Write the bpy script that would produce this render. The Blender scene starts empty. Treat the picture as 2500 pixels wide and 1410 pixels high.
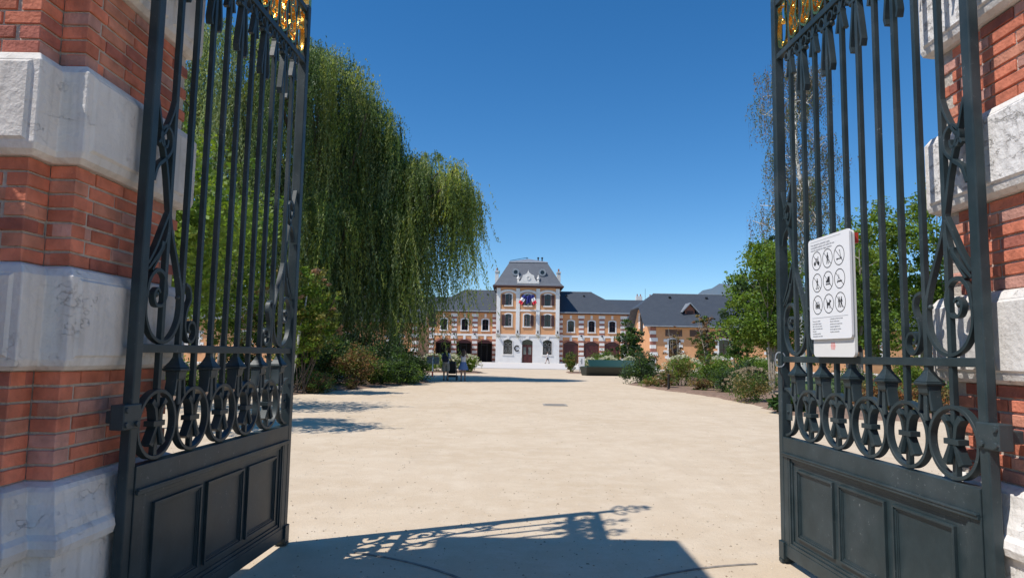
import bpy, bmesh, math, random
import numpy as np
from mathutils import Vector, Matrix
random.seed(7); RNG=np.random.default_rng(11)
SC=bpy.context.scene; COL=SC.collection
rad=math.radians
# ------------------------------------------------------------ camera
cam=bpy.data.cameras.new('camera'); co=bpy.data.objects.new('camera',cam); COL.objects.link(co)
cam.sensor_width=36; cam.lens=24.0; cam.clip_start=.05; cam.clip_end=9000
P=rad(5.48); ROLL=rad(.98)
rt=Vector((1,0,0)); up=Vector((0,-math.sin(P),math.cos(P))); bk=Vector((0,-math.cos(P),-math.sin(P)))
# roll the camera counter-clockwise so that the picture leans clockwise
r2=rt*math.cos(ROLL)+up*math.sin(ROLL); u2=-rt*math.sin(ROLL)+up*math.cos(ROLL)
co.matrix_world=Matrix(((r2.x,u2.x,bk.x,0),(r2.y,u2.y,bk.y,0),(r2.z,u2.z,bk.z,1.5),(0,0,0,1)))
SC.camera=co
SC.render.resolution_x=1024; SC.render.resolution_y=577
# ------------------------------------------------------------ light
EL=56.0; SD=Vector((.894,.447,0)); SD.normalize()
d=Vector((SD.x*math.cos(rad(EL)),SD.y*math.cos(rad(EL)),-math.sin(rad(EL))))
w=bpy.data.worlds.new("World"); SC.world=w; w.use_nodes=True
wn=w.node_tree.nodes; wl=w.node_tree.links
sky=wn.new('ShaderNodeTexSky'); sky.sky_type='NISHITA'; sky.sun_disc=False
sky.sun_elevation=rad(EL); sky.sun_rotation=math.atan2(-SD.x,-SD.y)
sky.altitude=2400; sky.air_density=1.15; sky.dust_density=.1; sky.ozone_density=2.4
hsv=wn.new('ShaderNodeHueSaturation'); hsv.inputs['Saturation'].default_value=1.33
wl.new(sky.outputs[0],hsv.inputs['Color']); wl.new(hsv.outputs[0],wn['Background'].inputs[0]); wn['Background'].inputs[1].default_value=.145
sl=bpy.data.lights.new('sun','SUN'); sl.energy=4.9; sl.angle=rad(.53); sl.color=(1,.95,.885)
so=bpy.data.objects.new('sun',sl); COL.objects.link(so); so.rotation_euler=d.to_track_quat('-Z','Y').to_euler()
SC.view_settings.view_transform='Standard'; SC.view_settings.look='None'
SC.view_settings.exposure=0.0; SC.view_settings.gamma=1
# ------------------------------------------------------------ helpers
def setp(o,label=None,cat=None,group=None,kind=None):
    if label:o['label']=label
    if cat:o['category']=cat
    if group:o['group']=group
    if kind:o['kind']=kind
    return o
def thing(name,label,cat,loc=(0,0,0),rz=0,group=None):
    o=bpy.data.objects.new(name,None); COL.objects.link(o); o.location=loc; o.rotation_euler=(0,0,rz)
    o.empty_display_size=.2
    return setp(o,label,cat,group)
class MB:
    def __init__(s): s.v=[]; s.f=[]
    def add(s,vs,fs):
        b=len(s.v); s.v+= [tuple(p) for p in vs]; s.f+=[tuple(i+b for i in f) for f in fs]; return s
    def box(s,x0,x1,y0,y1,z0,z1,c=0):
        v=[(x0,y0,z0),(x1,y0,z0),(x1,y1,z0),(x0,y1,z0),(x0,y0,z1),(x1,y0,z1),(x1,y1,z1),(x0,y1,z1)]
        return s.add(v,[(0,3,2,1),(4,5,6,7),(0,1,5,4),(1,2,6,5),(2,3,7,6),(3,0,4,7)])
    def hexa(s,v): return s.add(v,[(0,3,2,1),(4,5,6,7),(0,1,5,4),(1,2,6,5),(2,3,7,6),(3,0,4,7)])
    def prism(s,poly,y0,y1):      # poly in (x,z)
        n=len(poly); v=[(x,y0,z) for x,z in poly]+[(x,y1,z) for x,z in poly]
        return s.add(v,[tuple(range(n)),tuple(range(2*n-1,n-1,-1))]+[(i,i+n,(i+1)%n+n,(i+1)%n) for i in range(n)])
    def slab(s,poly,z0,z1):       # poly in (x,y)
        n=len(poly); v=[(x,y,z0) for x,y in poly]+[(x,y,z1) for x,y in poly]
        return s.add(v,[tuple(range(n-1,-1,-1)),tuple(range(n,2*n))]+[(i,(i+1)%n,(i+1)%n+n,i+n) for i in range(n)])
    def strip(s,path,t,y0,y1):    # flat bar bent in the x-z plane
        n=len(path); vs=[]
        for i,(x,z) in enumerate(path):
            a=path[max(0,i-1)]; b=path[min(n-1,i+1)]; dx,dz=b[0]-a[0],b[1]-a[1]; L=math.hypot(dx,dz) or 1
            tt=t(i/(n-1)) if callable(t) else t
            nx,nz=-dz/L*tt,dx/L*tt
            vs+=[(x+nx,y0,z+nz),(x-nx,y0,z-nz),(x-nx,y1,z-nz),(x+nx,y1,z+nz)]
        fs=[(3,2,1,0),(4*n-4,4*n-3,4*n-2,4*n-1)]
        for i in range(n-1):
            for k in range(4): fs.append((4*i+k,4*i+(k+1)%4,4*i+4+(k+1)%4,4*i+4+k))
        return s.add(vs,fs)
    def ring(s,cx,cz,r,t,y0,y1,n=36,sx=1):
        vs=[];fs=[]
        for i in range(n):
            a=2*math.pi*i/n;c,q=math.cos(a)*sx,math.sin(a)
            vs+=[(cx+c*(r+t),y0,cz+q*(r+t)),(cx+c*(r-t),y0,cz+q*(r-t)),(cx+c*(r-t),y1,cz+q*(r-t)),(cx+c*(r+t),y1,cz+q*(r+t))]
        for i in range(n):
            j=(i+1)%n
            for k in range(4): fs.append((4*i+k,4*i+(k+1)%4,4*j+(k+1)%4,4*j+k))
        return s.add(vs,fs)
    def tube(s,pts,rs,n=8):
        m=len(pts); vs=[]
        for i,p in enumerate(pts):
            p=Vector(p); a=Vector(pts[max(0,i-1)]); b=Vector(pts[min(m-1,i+1)]); dr=(b-a).normalized()
            ref=Vector((1,0,0)) if abs(dr.x)<.8 else Vector((0,1,0))
            u=dr.cross(ref).normalized(); w_=dr.cross(u)
            r=rs[i] if hasattr(rs,'__len__') else rs
            for k in range(n):
                A=2*math.pi*k/n; q=p+u*(r*math.cos(A))+w_*(r*math.sin(A)); vs.append(tuple(q))
        fs=[tuple(range(n-1,-1,-1)),tuple(range((m-1)*n,m*n))]
        for i in range(m-1):
            for k in range(n): fs.append((i*n+k,i*n+(k+1)%n,(i+1)*n+(k+1)%n,(i+1)*n+k))
        return s.add(vs,fs)
    def lathe(s,prof,cx,cy,n=16,sx=1,sy=1):   # prof (r,z)
        vs=[]
        for r,z in prof:
            for k in range(n):
                A=2*math.pi*k/n; vs.append((cx+r*sx*math.cos(A),cy+r*sy*math.sin(A),z))
        fs=[tuple(range(n-1,-1,-1)),tuple(range((len(prof)-1)*n,len(prof)*n))]
        for i in range(len(prof)-1):
            for k in range(n): fs.append((i*n+k,i*n+(k+1)%n,(i+1)*n+(k+1)%n,(i+1)*n+k))
        return s.add(vs,fs)
    def ball(s,c,r,n=10,sz=1,sx=1,sy=1):
        return s.lathe([(max(r*math.sin(math.pi*i/8),1e-4),c[2]-r*sz*math.cos(math.pi*i/8)) for i in range(9)],c[0],c[1],n,sx,sy)
    def loft(s,polys):            # list of equal-length 3D rings
        n=len(polys[0]); vs=[p for q in polys for p in q]
        fs=[tuple(range(n-1,-1,-1)),tuple(range((len(polys)-1)*n,len(polys)*n))]
        for i in range(len(polys)-1):
            for k in range(n): fs.append((i*n+k,i*n+(k+1)%n,(i+1)*n+(k+1)%n,(i+1)*n+k))
        return s.add(vs,fs)
    def build(s,name,mat,parent=None,smooth=False,bevel=0,fix=True):
        me=bpy.data.meshes.new(name); me.from_pydata(s.v,[],s.f); me.update()
        if fix:
            bm=bmesh.new(); bm.from_mesh(me); bmesh.ops.recalc_face_normals(bm,faces=bm.faces); bm.to_mesh(me); bm.free()
        o=bpy.data.objects.new(name,me); COL.objects.link(o)
        if mat: me.materials.append(mat)
        if parent: o.parent=parent
        if smooth:
            me.shade_smooth()
            try: me.set_sharp_from_angle(angle=rad(42))
            except Exception: pass
        if bevel:
            b=o.modifiers.new('bevel','BEVEL'); b.width=bevel; b.segments=2; b.limit_method='ANGLE'; b.angle_limit=rad(40)
        return o
def spiral(cx,cz,r0,r1,a0,a1,n=22):
    out=[]
    for i in range(n+1):
        t=i/n; a=rad(a0+(a1-a0)*t); r=r0+(r1-r0)*t
        out.append((cx+r*math.cos(a),cz+r*math.sin(a)))
    return out
def bez(pts,n=14):                # Catmull-Rom through points
    out=[]; P_=[pts[0]]+list(pts)+[pts[-1]]
    for i in range(1,len(P_)-2):
        for k in range(n):
            t=k/n; r=[]
            for c in range(len(pts[0])):
                a,b,c_,d_=P_[i-1][c],P_[i][c],P_[i+1][c],P_[i+2][c]
                r.append(.5*((2*b)+(-a+c_)*t+(2*a-5*b+4*c_-d_)*t*t+(-a+3*b-3*c_+d_)*t**3))
            out.append(tuple(r))
    out.append(tuple(pts[-1])); return out
# ------------------------------------------------------------ materials
def mat(name,col,rough=.8,metal=0,noise=None,bump=0,bscale=20,spec=.5,ramp=None):
    m=bpy.data.materials.new(name); m.use_nodes=True; N=m.node_tree.nodes; L=m.node_tree.links
    b=N['Principled BSDF']; b.inputs['Base Color'].default_value=(*col,1); b.inputs['Roughness'].default_value=rough
    b.inputs['Metallic'].default_value=metal; b.inputs['Specular IOR Level'].default_value=spec
    tc=N.new('ShaderNodeTexCoord')
    if noise:     # list of (scale, col2, lo, hi, detail)
        cur=None
        for sc_,c2,lo,hi,det in noise:
            nz=N.new('ShaderNodeTexNoise'); nz.inputs['Scale'].default_value=sc_; nz.inputs['Detail'].default_value=det
            nz.inputs['Roughness'].default_value=.65
            L.new(tc.outputs['Object'],nz.inputs['Vector'])
            mr=N.new('ShaderNodeMapRange'); mr.inputs[1].default_value=lo; mr.inputs[2].default_value=hi
            L.new(nz.outputs['Fac'],mr.inputs[0])
            mx=N.new('ShaderNodeMix'); mx.data_type='RGBA'
            L.new(mr.outputs[0],mx.inputs[0])
            if cur is None: mx.inputs[6].default_value=(*col,1)
            else: L.new(cur,mx.inputs[6])
            mx.inputs[7].default_value=(*c2,1); cur=mx.outputs[2]
        L.new(cur,b.inputs['Base Color'])
    if bump:
        nz=N.new('ShaderNodeTexNoise'); nz.inputs['Scale'].default_value=bscale; nz.inputs['Detail'].default_value=8
        L.new(tc.outputs['Object'],nz.inputs['Vector'])
        bp=N.new('ShaderNodeBump'); bp.inputs['Strength'].default_value=bump; bp.inputs['Distance'].default_value=.02
        L.new(nz.outputs['Fac'],bp.inputs['Height']); L.new(bp.outputs[0],b.inputs['Normal'])
    return m
def tintmat(name,rough=.6,transl=.35,spec=.3,bump=0):
    m=bpy.data.materials.new(name); m.use_nodes=True; N=m.node_tree.nodes; L=m.node_tree.links
    b=N['Principled BSDF']; b.inputs['Roughness'].default_value=rough; b.inputs['Specular IOR Level'].default_value=spec
    a=N.new('ShaderNodeAttribute'); a.attribute_name='tint'
    L.new(a.outputs['Color'],b.inputs['Base Color'])
    if transl:
        t=N.new('ShaderNodeBsdfTranslucent'); hs=N.new('ShaderNodeHueSaturation'); hs.inputs['Saturation'].default_value=1.1; hs.inputs['Value'].default_value=1.3
        hs.inputs['Hue'].default_value=.485
        L.new(a.outputs['Color'],hs.inputs['Color']); L.new(hs.outputs[0],t.inputs[0])
        mx=N.new('ShaderNodeMixShader'); mx.inputs[0].default_value=transl
        L.new(b.outputs[0],mx.inputs[1]); L.new(t.outputs[0],mx.inputs[2]); L.new(mx.outputs[0],N['Material Output'].inputs[0])
    if bump:
        tc=N.new('ShaderNodeTexCoord'); nz=N.new('ShaderNodeTexNoise'); nz.inputs['Scale'].default_value=55; nz.inputs['Detail'].default_value=6
        L.new(tc.outputs['Object'],nz.inputs['Vector'])
        n2=N.new('ShaderNodeTexNoise'); n2.inputs['Scale'].default_value=9; n2.inputs['Detail'].default_value=5; L.new(tc.outputs['Object'],n2.inputs['Vector'])
        mr=N.new('ShaderNodeMapRange'); mr.inputs[1].default_value=.32; mr.inputs[2].default_value=.68; mr.inputs[3].default_value=.72; mr.inputs[4].default_value=1.2
        L.new(n2.outputs['Fac'],mr.inputs[0])
        mu=N.new('ShaderNodeMix'); mu.data_type='RGBA'; mu.blend_type='MULTIPLY'; mu.inputs[0].default_value=1
        L.new(a.outputs['Color'],mu.inputs[6]); L.new(mr.outputs[0],mu.inputs[7]); L.new(mu.outputs[2],b.inputs['Base Color'])
        bp=N.new('ShaderNodeBump'); bp.inputs['Strength'].default_value=bump; bp.inputs['Distance'].default_value=.006
        L.new(nz.outputs['Fac'],bp.inputs['Height']); L.new(bp.outputs[0],b.inputs['Normal'])
    return m
def set_tint(o,cols):             # cols (nverts,3)
    a=o.data.attributes.new('tint','FLOAT_COLOR','POINT')
    c=np.ones((len(cols),4),'f'); c[:,:3]=cols; a.data.foreach_set('color',c.ravel())
def stone_mat(name,base,dark,vein=.5,bump=.5):
    m=bpy.data.materials.new(name); m.use_nodes=True; N=m.node_tree.nodes; L=m.node_tree.links
    b=N['Principled BSDF']; b.inputs['Roughness'].default_value=.75; b.inputs['Specular IOR Level'].default_value=.25
    tc=N.new('ShaderNodeTexCoord')
    def nz(s,dt=6,vec=None):
        n=N.new('ShaderNodeTexNoise'); n.inputs['Scale'].default_value=s; n.inputs['Detail'].default_value=dt; n.inputs['Roughness'].default_value=.6
        L.new(vec or tc.outputs['Object'],n.inputs['Vector']); return n
    n1=nz(2.2); mr=N.new('ShaderNodeMapRange'); mr.inputs[1].default_value=.35; mr.inputs[2].default_value=.7; L.new(n1.outputs['Fac'],mr.inputs[0])
    mx=N.new('ShaderNodeMix'); mx.data_type='RGBA'; mx.inputs[6].default_value=(*base,1); mx.inputs[7].default_value=(*dark,1); L.new(mr.outputs[0],mx.inputs[0])
    # wandering cracks: where a warped noise crosses its middle value
    mp=N.new('ShaderNodeMapping'); mp.inputs['Scale'].default_value=(1,1,1.7); L.new(tc.outputs['Object'],mp.inputs[0])
    n2=nz(3.1,9,mp.outputs[0]); s1=N.new('ShaderNodeMath'); s1.operation='SUBTRACT'; s1.inputs[1].default_value=.5; L.new(n2.outputs['Fac'],s1.inputs[0])
    ab=N.new('ShaderNodeMath'); ab.operation='ABSOLUTE'; L.new(s1.outputs[0],ab.inputs[0])
    n3=nz(6,3); m3=N.new('ShaderNodeMapRange'); m3.inputs[1].default_value=.48; m3.inputs[2].default_value=.62; L.new(n3.outputs['Fac'],m3.inputs[0])
    cr=N.new('ShaderNodeMapRange'); cr.inputs[1].default_value=.0; cr.inputs[2].default_value=.0045; cr.inputs[3].default_value=1; cr.inputs[4].default_value=0; L.new(ab.outputs[0],cr.inputs[0])
    cm=N.new('ShaderNodeMath'); cm.operation='MULTIPLY'; L.new(cr.outputs[0],cm.inputs[0]); L.new(m3.outputs[0],cm.inputs[1])
    cv=N.new('ShaderNodeMath'); cv.operation='MULTIPLY'; cv.inputs[1].default_value=vein; L.new(cm.outputs[0],cv.inputs[0])
    mx2=N.new('ShaderNodeMix'); mx2.data_type='RGBA'; mx2.inputs[7].default_value=(.12,.10,.085,1); L.new(cv.outputs[0],mx2.inputs[0]); L.new(mx.outputs[2],mx2.inputs[6])
    # rain streaks
    mp2=N.new('ShaderNodeMapping'); mp2.inputs['Scale'].default_value=(14,14,.9); L.new(tc.outputs['Object'],mp2.inputs[0])
    n4=nz(1.4,4,mp2.outputs[0]); m4=N.new('ShaderNodeMapRange'); m4.inputs[1].default_value=.5; m4.inputs[2].default_value=.8; m4.inputs[4].default_value=.35; L.new(n4.outputs['Fac'],m4.inputs[0])
    mx3=N.new('ShaderNodeMix'); mx3.data_type='RGBA'; mx3.inputs[7].default_value=(.30,.27,.23,1); L.new(m4.outputs[0],mx3.inputs[0]); L.new(mx2.outputs[2],mx3.inputs[6])
    L.new(mx3.outputs[2],b.inputs['Base Color'])
    n5=nz(26,9); ad=N.new('ShaderNodeMath'); ad.operation='MULTIPLY_ADD'; ad.inputs[1].default_value=-.35; L.new(cm.outputs[0],ad.inputs[0]); L.new(n5.outputs['Fac'],ad.inputs[2])
    bp=N.new('ShaderNodeBump'); bp.inputs['Strength'].default_value=bump; bp.inputs['Distance'].default_value=.012; L.new(ad.outputs[0],bp.inputs['Height']); L.new(bp.outputs[0],b.inputs['Normal'])
    return m
M={}
M['stone']=stone_mat('limestone',(.79,.76,.72),(.60,.57,.53),.3,.8)
def chip(m):
    N=m.node_tree.nodes; L=m.node_tree.links; bp=[n for n in N if n.type=='BUMP'][0]; b=N['Principled BSDF']
    tc=[n for n in N if n.type=='TEX_COORD'][0]; mp=N.new('ShaderNodeMapping'); mp.inputs['Scale'].default_value=(1,1,1.8); mp.inputs['Rotation'].default_value=(.5,.3,0); L.new(tc.outputs['Object'],mp.inputs[0])
    n=N.new('ShaderNodeTexNoise'); n.inputs['Scale'].default_value=11; n.inputs['Detail'].default_value=8; n.inputs['Roughness'].default_value=.68; L.new(mp.outputs[0],n.inputs['Vector'])
    r=N.new('ShaderNodeMapRange'); r.inputs[1].default_value=.36; r.inputs[2].default_value=.43; L.new(n.outputs['Fac'],r.inputs[0])
    b2=N.new('ShaderNodeBump'); b2.inputs['Strength'].default_value=1; b2.inputs['Distance'].default_value=.009; L.new(r.outputs[0],b2.inputs['Height']); L.new(bp.outputs[0],b2.inputs['Normal']); L.new(b2.outputs[0],b.inputs['Normal'])
    return m
M['stone_rough']=stone_mat('rough limestone',(.83,.81,.785),(.68,.655,.625),.3,1.0)
chip(M['stone_rough'])
M['brick']=tintmat('red brick',.85,0,.2,bump=1.0)
M['mortar']=mat('mortar',(.56,.50,.43),.95,noise=[(12,(.38,.33,.28),.35,.75,5)],bump=.6,bscale=60)
def iron_mat():
    m=mat('dark green painted iron',(.018,.031,.036),.38,noise=[(7,(.026,.043,.049),.4,.7,4)],spec=.35)
    N=m.node_tree.nodes; L=m.node_tree.links; b=N['Principled BSDF']
    tc=N.new('ShaderNodeTexCoord'); n=N.new('ShaderNodeTexNoise'); n.inputs['Scale'].default_value=38; n.inputs['Detail'].default_value=7; n.inputs['Roughness'].default_value=.75
    L.new(tc.outputs['Object'],n.inputs['Vector'])
    n2=N.new('ShaderNodeTexNoise'); n2.inputs['Scale'].default_value=3.; n2.inputs['Detail'].default_value=5; L.new(tc.outputs['Object'],n2.inputs['Vector'])
    mr=N.new('ShaderNodeMapRange'); mr.inputs[1].default_value=.61; mr.inputs[2].default_value=.70; L.new(n.outputs['Fac'],mr.inputs[0])
    m2=N.new('ShaderNodeMapRange'); m2.inputs[1].default_value=.45; m2.inputs[2].default_value=.7; L.new(n2.outputs['Fac'],m2.inputs[0])
    mu=N.new('ShaderNodeMath'); mu.operation='MULTIPLY'; L.new(mr.outputs[0],mu.inputs[0]); L.new(m2.outputs[0],mu.inputs[1])
    src=b.inputs['Base Color'].links[0].from_socket
    mx=N.new('ShaderNodeMix'); mx.data_type='RGBA'; L.new(mu.outputs[0],mx.inputs[0]); L.new(src,mx.inputs[6]); mx.inputs[7].default_value=(.34,.36,.36,1)
    # dust film in broad patches
    md=N.new('ShaderNodeMapRange'); md.inputs[1].default_value=.45; md.inputs[2].default_value=.8; md.inputs[4].default_value=.17; L.new(n2.outputs['Fac'],md.inputs[0])
    mx2=N.new('ShaderNodeMix'); mx2.data_type='RGBA'; L.new(md.outputs[0],mx2.inputs[0]); L.new(mx.outputs[2],mx2.inputs[6]); mx2.inputs[7].default_value=(.22,.24,.25,1)
    L.new(mx2.outputs[2],b.inputs['Base Color'])
    rr=N.new('ShaderNodeMapRange'); rr.inputs[3].default_value=.3; rr.inputs[4].default_value=.62; L.new(n2.outputs['Fac'],rr.inputs[0]); L.new(rr.outputs[0],b.inputs['Roughness'])
    bp=N.new('ShaderNodeBump'); bp.inputs['Strength'].default_value=.25; bp.inputs['Distance'].default_value=.003; L.new(n.outputs['Fac'],bp.inputs['Height']); L.new(bp.outputs[0],b.inputs['Normal'])
    return m
M['iron']=iron_mat()
M['gold']=mat('gilded iron',(.95,.58,.13),.22,1,noise=[(14,(.75,.38,.06),.4,.7,4)],bump=.25,bscale=50)
M['slate']=mat('slate roof',(.048,.058,.073),.6,noise=[(1.3,(.060,.071,.086),.35,.7,3),(9,(.038,.046,.058),.45,.7,3)],bump=.15,bscale=8)
M['slate2']=mat('pale slate mansard',(.105,.115,.135),.55,noise=[(1.3,(.13,.14,.16),.35,.7,3),(9,(.08,.09,.105),.45,.7,3)],bump=.15,bscale=8)
M['zinc']=mat('zinc sheet',(.34,.36,.38),.4,.3,noise=[(2,(.26,.28,.30),.4,.7,3)])
M['stucco']=mat('orange stucco',(.66,.32,.145),.9,noise=[(.7,(.56,.26,.115),.4,.75,5)])
M['stucco2']=mat('pale orange stucco',(.69,.355,.17),.9,noise=[(.9,(.59,.29,.135),.4,.75,5)])
M['bricktrim']=mat('dark brick trim',(.36,.145,.10),.9,noise=[(3,(.30,.12,.085),.4,.7,3)])
M['white']=mat('white dressed stone',(.76,.735,.69),.8,noise=[(1.5,(.67,.645,.60),.45,.75,4)])
M['whitewall']=mat('white ashlar wall',(.76,.75,.72),.8,noise=[(.9,(.70,.685,.66),.4,.7,4)])
M['shutter']=mat('brown shutter paint',(.075,.03,.026),.6)
M['door']=mat('oxblood door paint',(.085,.016,.014),.5,noise=[(4,(.06,.012,.011),.4,.7,3)])
M['glass']=mat('dark window glass',(.012,.014,.018),.08,spec=.6)
M['dark']=mat('interior shade black',(.010,.009,.009),.9)  # near-black colour stands in for the shade inside rooms and openings
M['brown']=mat('brown eaves timber',(.07,.03,.022),.7)
M['black']=mat('black metal',(.012,.012,.013),.5)
M['bark']=mat('brown bark',(.10,.075,.055),.95,noise=[(9,(.06,.045,.035),.4,.7,5)],bump=.6,bscale=18)
M['barkpale']=mat('pale grey bark',(.33,.29,.235),.9,noise=[(8,(.18,.15,.12),.45,.65,5)],bump=.5,bscale=20)
M['birchbark']=mat('white birch bark',(.68,.65,.60),.8,noise=[(5,(.12,.10,.09),.56,.64,5)],bump=.4,bscale=20)
M['leaf']=tintmat('leaves',.55,.38,.35)
M['willowleaf']=tintmat('willow leaves',.5,.46,.4)
M['petal']=tintmat('petals',.7,.3,.2)
M['soil']=mat('bark mulch soil',(.27,.175,.12),.95,noise=[(6,(.15,.09,.06),.4,.65,8),(25,(.42,.30,.22),.55,.75,6)],bump=1,bscale=14)
M['lawn']=mat('mown grass',(.06,.10,.022),.9,noise=[(3,(.085,.125,.03),.4,.7,8)],bump=.6,bscale=25)
M['paint_white']=mat('white painted board',(.80,.80,.81),.45,spec=.4)
M['paint_cream']=mat('cream painted board',(.74,.73,.70),.5)
M['print']=mat('black print',(.02,.02,.022),.6)
M['printgrey']=mat('grey print',(.30,.31,.33),.6)
M['printred']=mat('red print',(.80,.10,.07),.6)
M['red']=mat('red plastic',(.55,.05,.03),.5)
def sand():
    m=bpy.data.materials.new('compacted sand'); m.use_nodes=True; N=m.node_tree.nodes; L=m.node_tree.links
    b=N['Principled BSDF']; b.inputs['Roughness'].default_value=.95; b.inputs['Specular IOR Level'].default_value=.1
    tc=N.new('ShaderNodeTexCoord')
    def nz(s,dt,ro=.6):
        n=N.new('ShaderNodeTexNoise'); n.inputs['Scale'].default_value=s; n.inputs['Detail'].default_value=dt; n.inputs['Roughness'].default_value=ro
        L.new(tc.outputs['Object'],n.inputs['Vector']); return n
    def mixc(f,a,b_):
        mx=N.new('ShaderNodeMix'); mx.data_type='RGBA'; L.new(f,mx.inputs[0])
        if isinstance(a,tuple): mx.inputs[6].default_value=(*a,1)
        else: L.new(a,mx.inputs[6])
        mx.inputs[7].default_value=(*b_,1); return mx.outputs[2]
    def rng(s,lo,hi,a=0,b_=1):
        r=N.new('ShaderNodeMapRange'); r.inputs[1].default_value=lo; r.inputs[2].default_value=hi; r.inputs[3].default_value=a; r.inputs[4].default_value=b_; L.new(s,r.inputs[0]); return r.outputs[0]
    c=mixc(rng(nz(.35,6).outputs['Fac'],.38,.62),(.62,.50,.36),(.56,.44,.305))
    c=mixc(rng(nz(2.3,8,.7).outputs['Fac'],.45,.75,0,.8),c,(.69,.58,.44))
    c=mixc(rng(nz(90,4,.8).outputs['Fac'],.56,.70,0,.55),c,(.36,.29,.22))
    c=mixc(rng(nz(60,3,.8).outputs['Fac'],.60,.70,0,.6),c,(.72,.64,.55))
    mpp=N.new('ShaderNodeMapping'); mpp.inputs['Scale'].default_value=(2.2,.35,1); mpp.inputs['Rotation'].default_value=(0,0,.25); L.new(tc.outputs['Object'],mpp.inputs[0])
    ns=nz(1.2,7,.7); L.new(mpp.outputs[0],ns.inputs['Vector']); c=mixc(rng(ns.outputs['Fac'],.5,.75,0,.5),c,(.51,.41,.295))
    c=mixc(rng(nz(24,5,.85).outputs['Fac'],.54,.72,0,.6),c,(.44,.36,.27))
    v=N.new('ShaderNodeTexVoronoi'); v.inputs['Scale'].default_value=7; L.new(tc.outputs['Object'],v.inputs['Vector'])
    c=mixc(rng(v.outputs['Distance'],.035,.06,.85,0),c,(.22,.17,.13))
    L.new(c,b.inputs['Base Color'])
    n=nz(45,8,.7); n2=nz(3,5)
    ad=N.new('ShaderNodeMath'); ad.operation='MULTIPLY_ADD'; ad.inputs[1].default_value=1.5; L.new(n2.outputs['Fac'],ad.inputs[0]); L.new(n.outputs['Fac'],ad.inputs[2])
    bp=N.new('ShaderNodeBump'); bp.inputs['Strength'].default_value=.55; bp.inputs['Distance'].default_value=.012; L.new(ad.outputs[0],bp.inputs['Height']); L.new(bp.outputs[0],b.inputs['Normal'])
    return m
M['sand']=sand()
M['paving']=mat('pale paving',(.62,.585,.54),.85,noise=[(.6,(.56,.52,.47),.4,.7,5)])
# ------------------------------------------------------------ setting
def sheet(name,poly,z,m,**k):
    o=MB().add([(x,y,z) for x,y in poly],[tuple(range(len(poly)))]).build(name,m,fix=False); setp(o,kind='structure'); return o
sheet('ground',[(-4000,-500),(4000,-500),(4000,5000),(-4000,5000)],-.03,mat('dry grassland',(.13,.13,.05),.95,noise=[(.02,(.10,.12,.04),.4,.6,6)]))
sheet('sand_drive',[(-70,-14),(70,-14),(70,74),(-70,74)],0,M['sand'])
def bed(name,outline,zt,m,seed=0,step=.5,h=.07,amp=.12):
    # subdivided outline with a soft shoulder and an uneven rim
    rr=random.Random(seed); pts=[]
    n=len(outline)
    for i in range(n):
        a=outline[i]; b=outline[(i+1)%n]; L=math.hypot(b[0]-a[0],b[1]-a[1]); k=max(1,min(60,int(L/step)))
        for j in range(k):
            t=j/k; pts.append((a[0]+(b[0]-a[0])*t+rr.uniform(-amp,amp),a[1]+(b[1]-a[1])*t+rr.uniform(-amp,amp)))
    cx=sum(p[0] for p in pts)/len(pts); cy=sum(p[1] for p in pts)/len(pts)
    m_=len(pts)
    inn=[]
    for i in range(m_):
        a=pts[i-2]; b=pts[(i+2)%m_]; dx,dy=b[0]-a[0],b[1]-a[1]; L=math.hypot(dx,dy) or 1
        inn.append((pts[i][0]-dy/L*.3,pts[i][1]+dx/L*.3))
    vs=[(x,y,-.01) for x,y in pts]+[(x,y,h) for x,y in inn]
    fs=[(i,(i+1)%m_,(i+1)%m_+m_,i+m_) for i in range(m_)]+[tuple(range(m_,2*m_))]
    o=MB().add(vs,fs).build(name,m,fix=False); setp(o,kind='structure'); return o
bed('planting_bed',[(-60,9),(-9,9.6),(-7.4,10.6),(-6.9,12.4),(-7.4,14.2),(-8.8,16.5),(-9.4,18.5),(-9.2,21),(-8.4,22.3),(-7.4,23.4),(-6.9,25.6),(-5.7,29),(-4.6,33),(-4.1,35.2),(-4.6,38),(-7.5,43),(-8.5,66),(-60,66)],.07,M['soil'],1)
bed('planting_bed',[(7.4,18.6),(9,17.5),(13,16.9),(60,16.5),(60,66),(11.8,66),(10.8,47),(7.4,41),(6.3,37),(6.9,31.5),(7.6,28.4),(8.0,23.8),(7.7,21)],.07,M['soil'],2)
bed('flower_bed',[(-7.2,52.8),(-2.5,52.8),(-2.2,56),(-3,60),(-7.2,60)],.07,M['soil'],3)
bed('flower_bed',[(4.9,58),(6.2,57),(12,56.4),(12,64),(5,63)],.07,M['soil'],4)
sheet('lawn',[(13.5,31),(60,31),(60,64),(13.5,64)],.078,M['lawn'])
sheet('garden_path',[(11,27.6),(60,27.2),(60,29.2),(11,29.5)],.077,M['sand'])
# forecourt: gentle slope up to the building
MB().add([(-40,71.5,-.02),(40,71.5,-.02),(40,71.5,.09),(-40,71.5,.09),(-40,107.3,.25),(40,107.3,.25),(-40,135,.25),(40,135,.25)],
  [(0,1,2,3),(3,2,5,4),(4,5,7,6)]).build('forecourt_pavement',M['paving'],fix=False)['kind']='structure'
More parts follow.
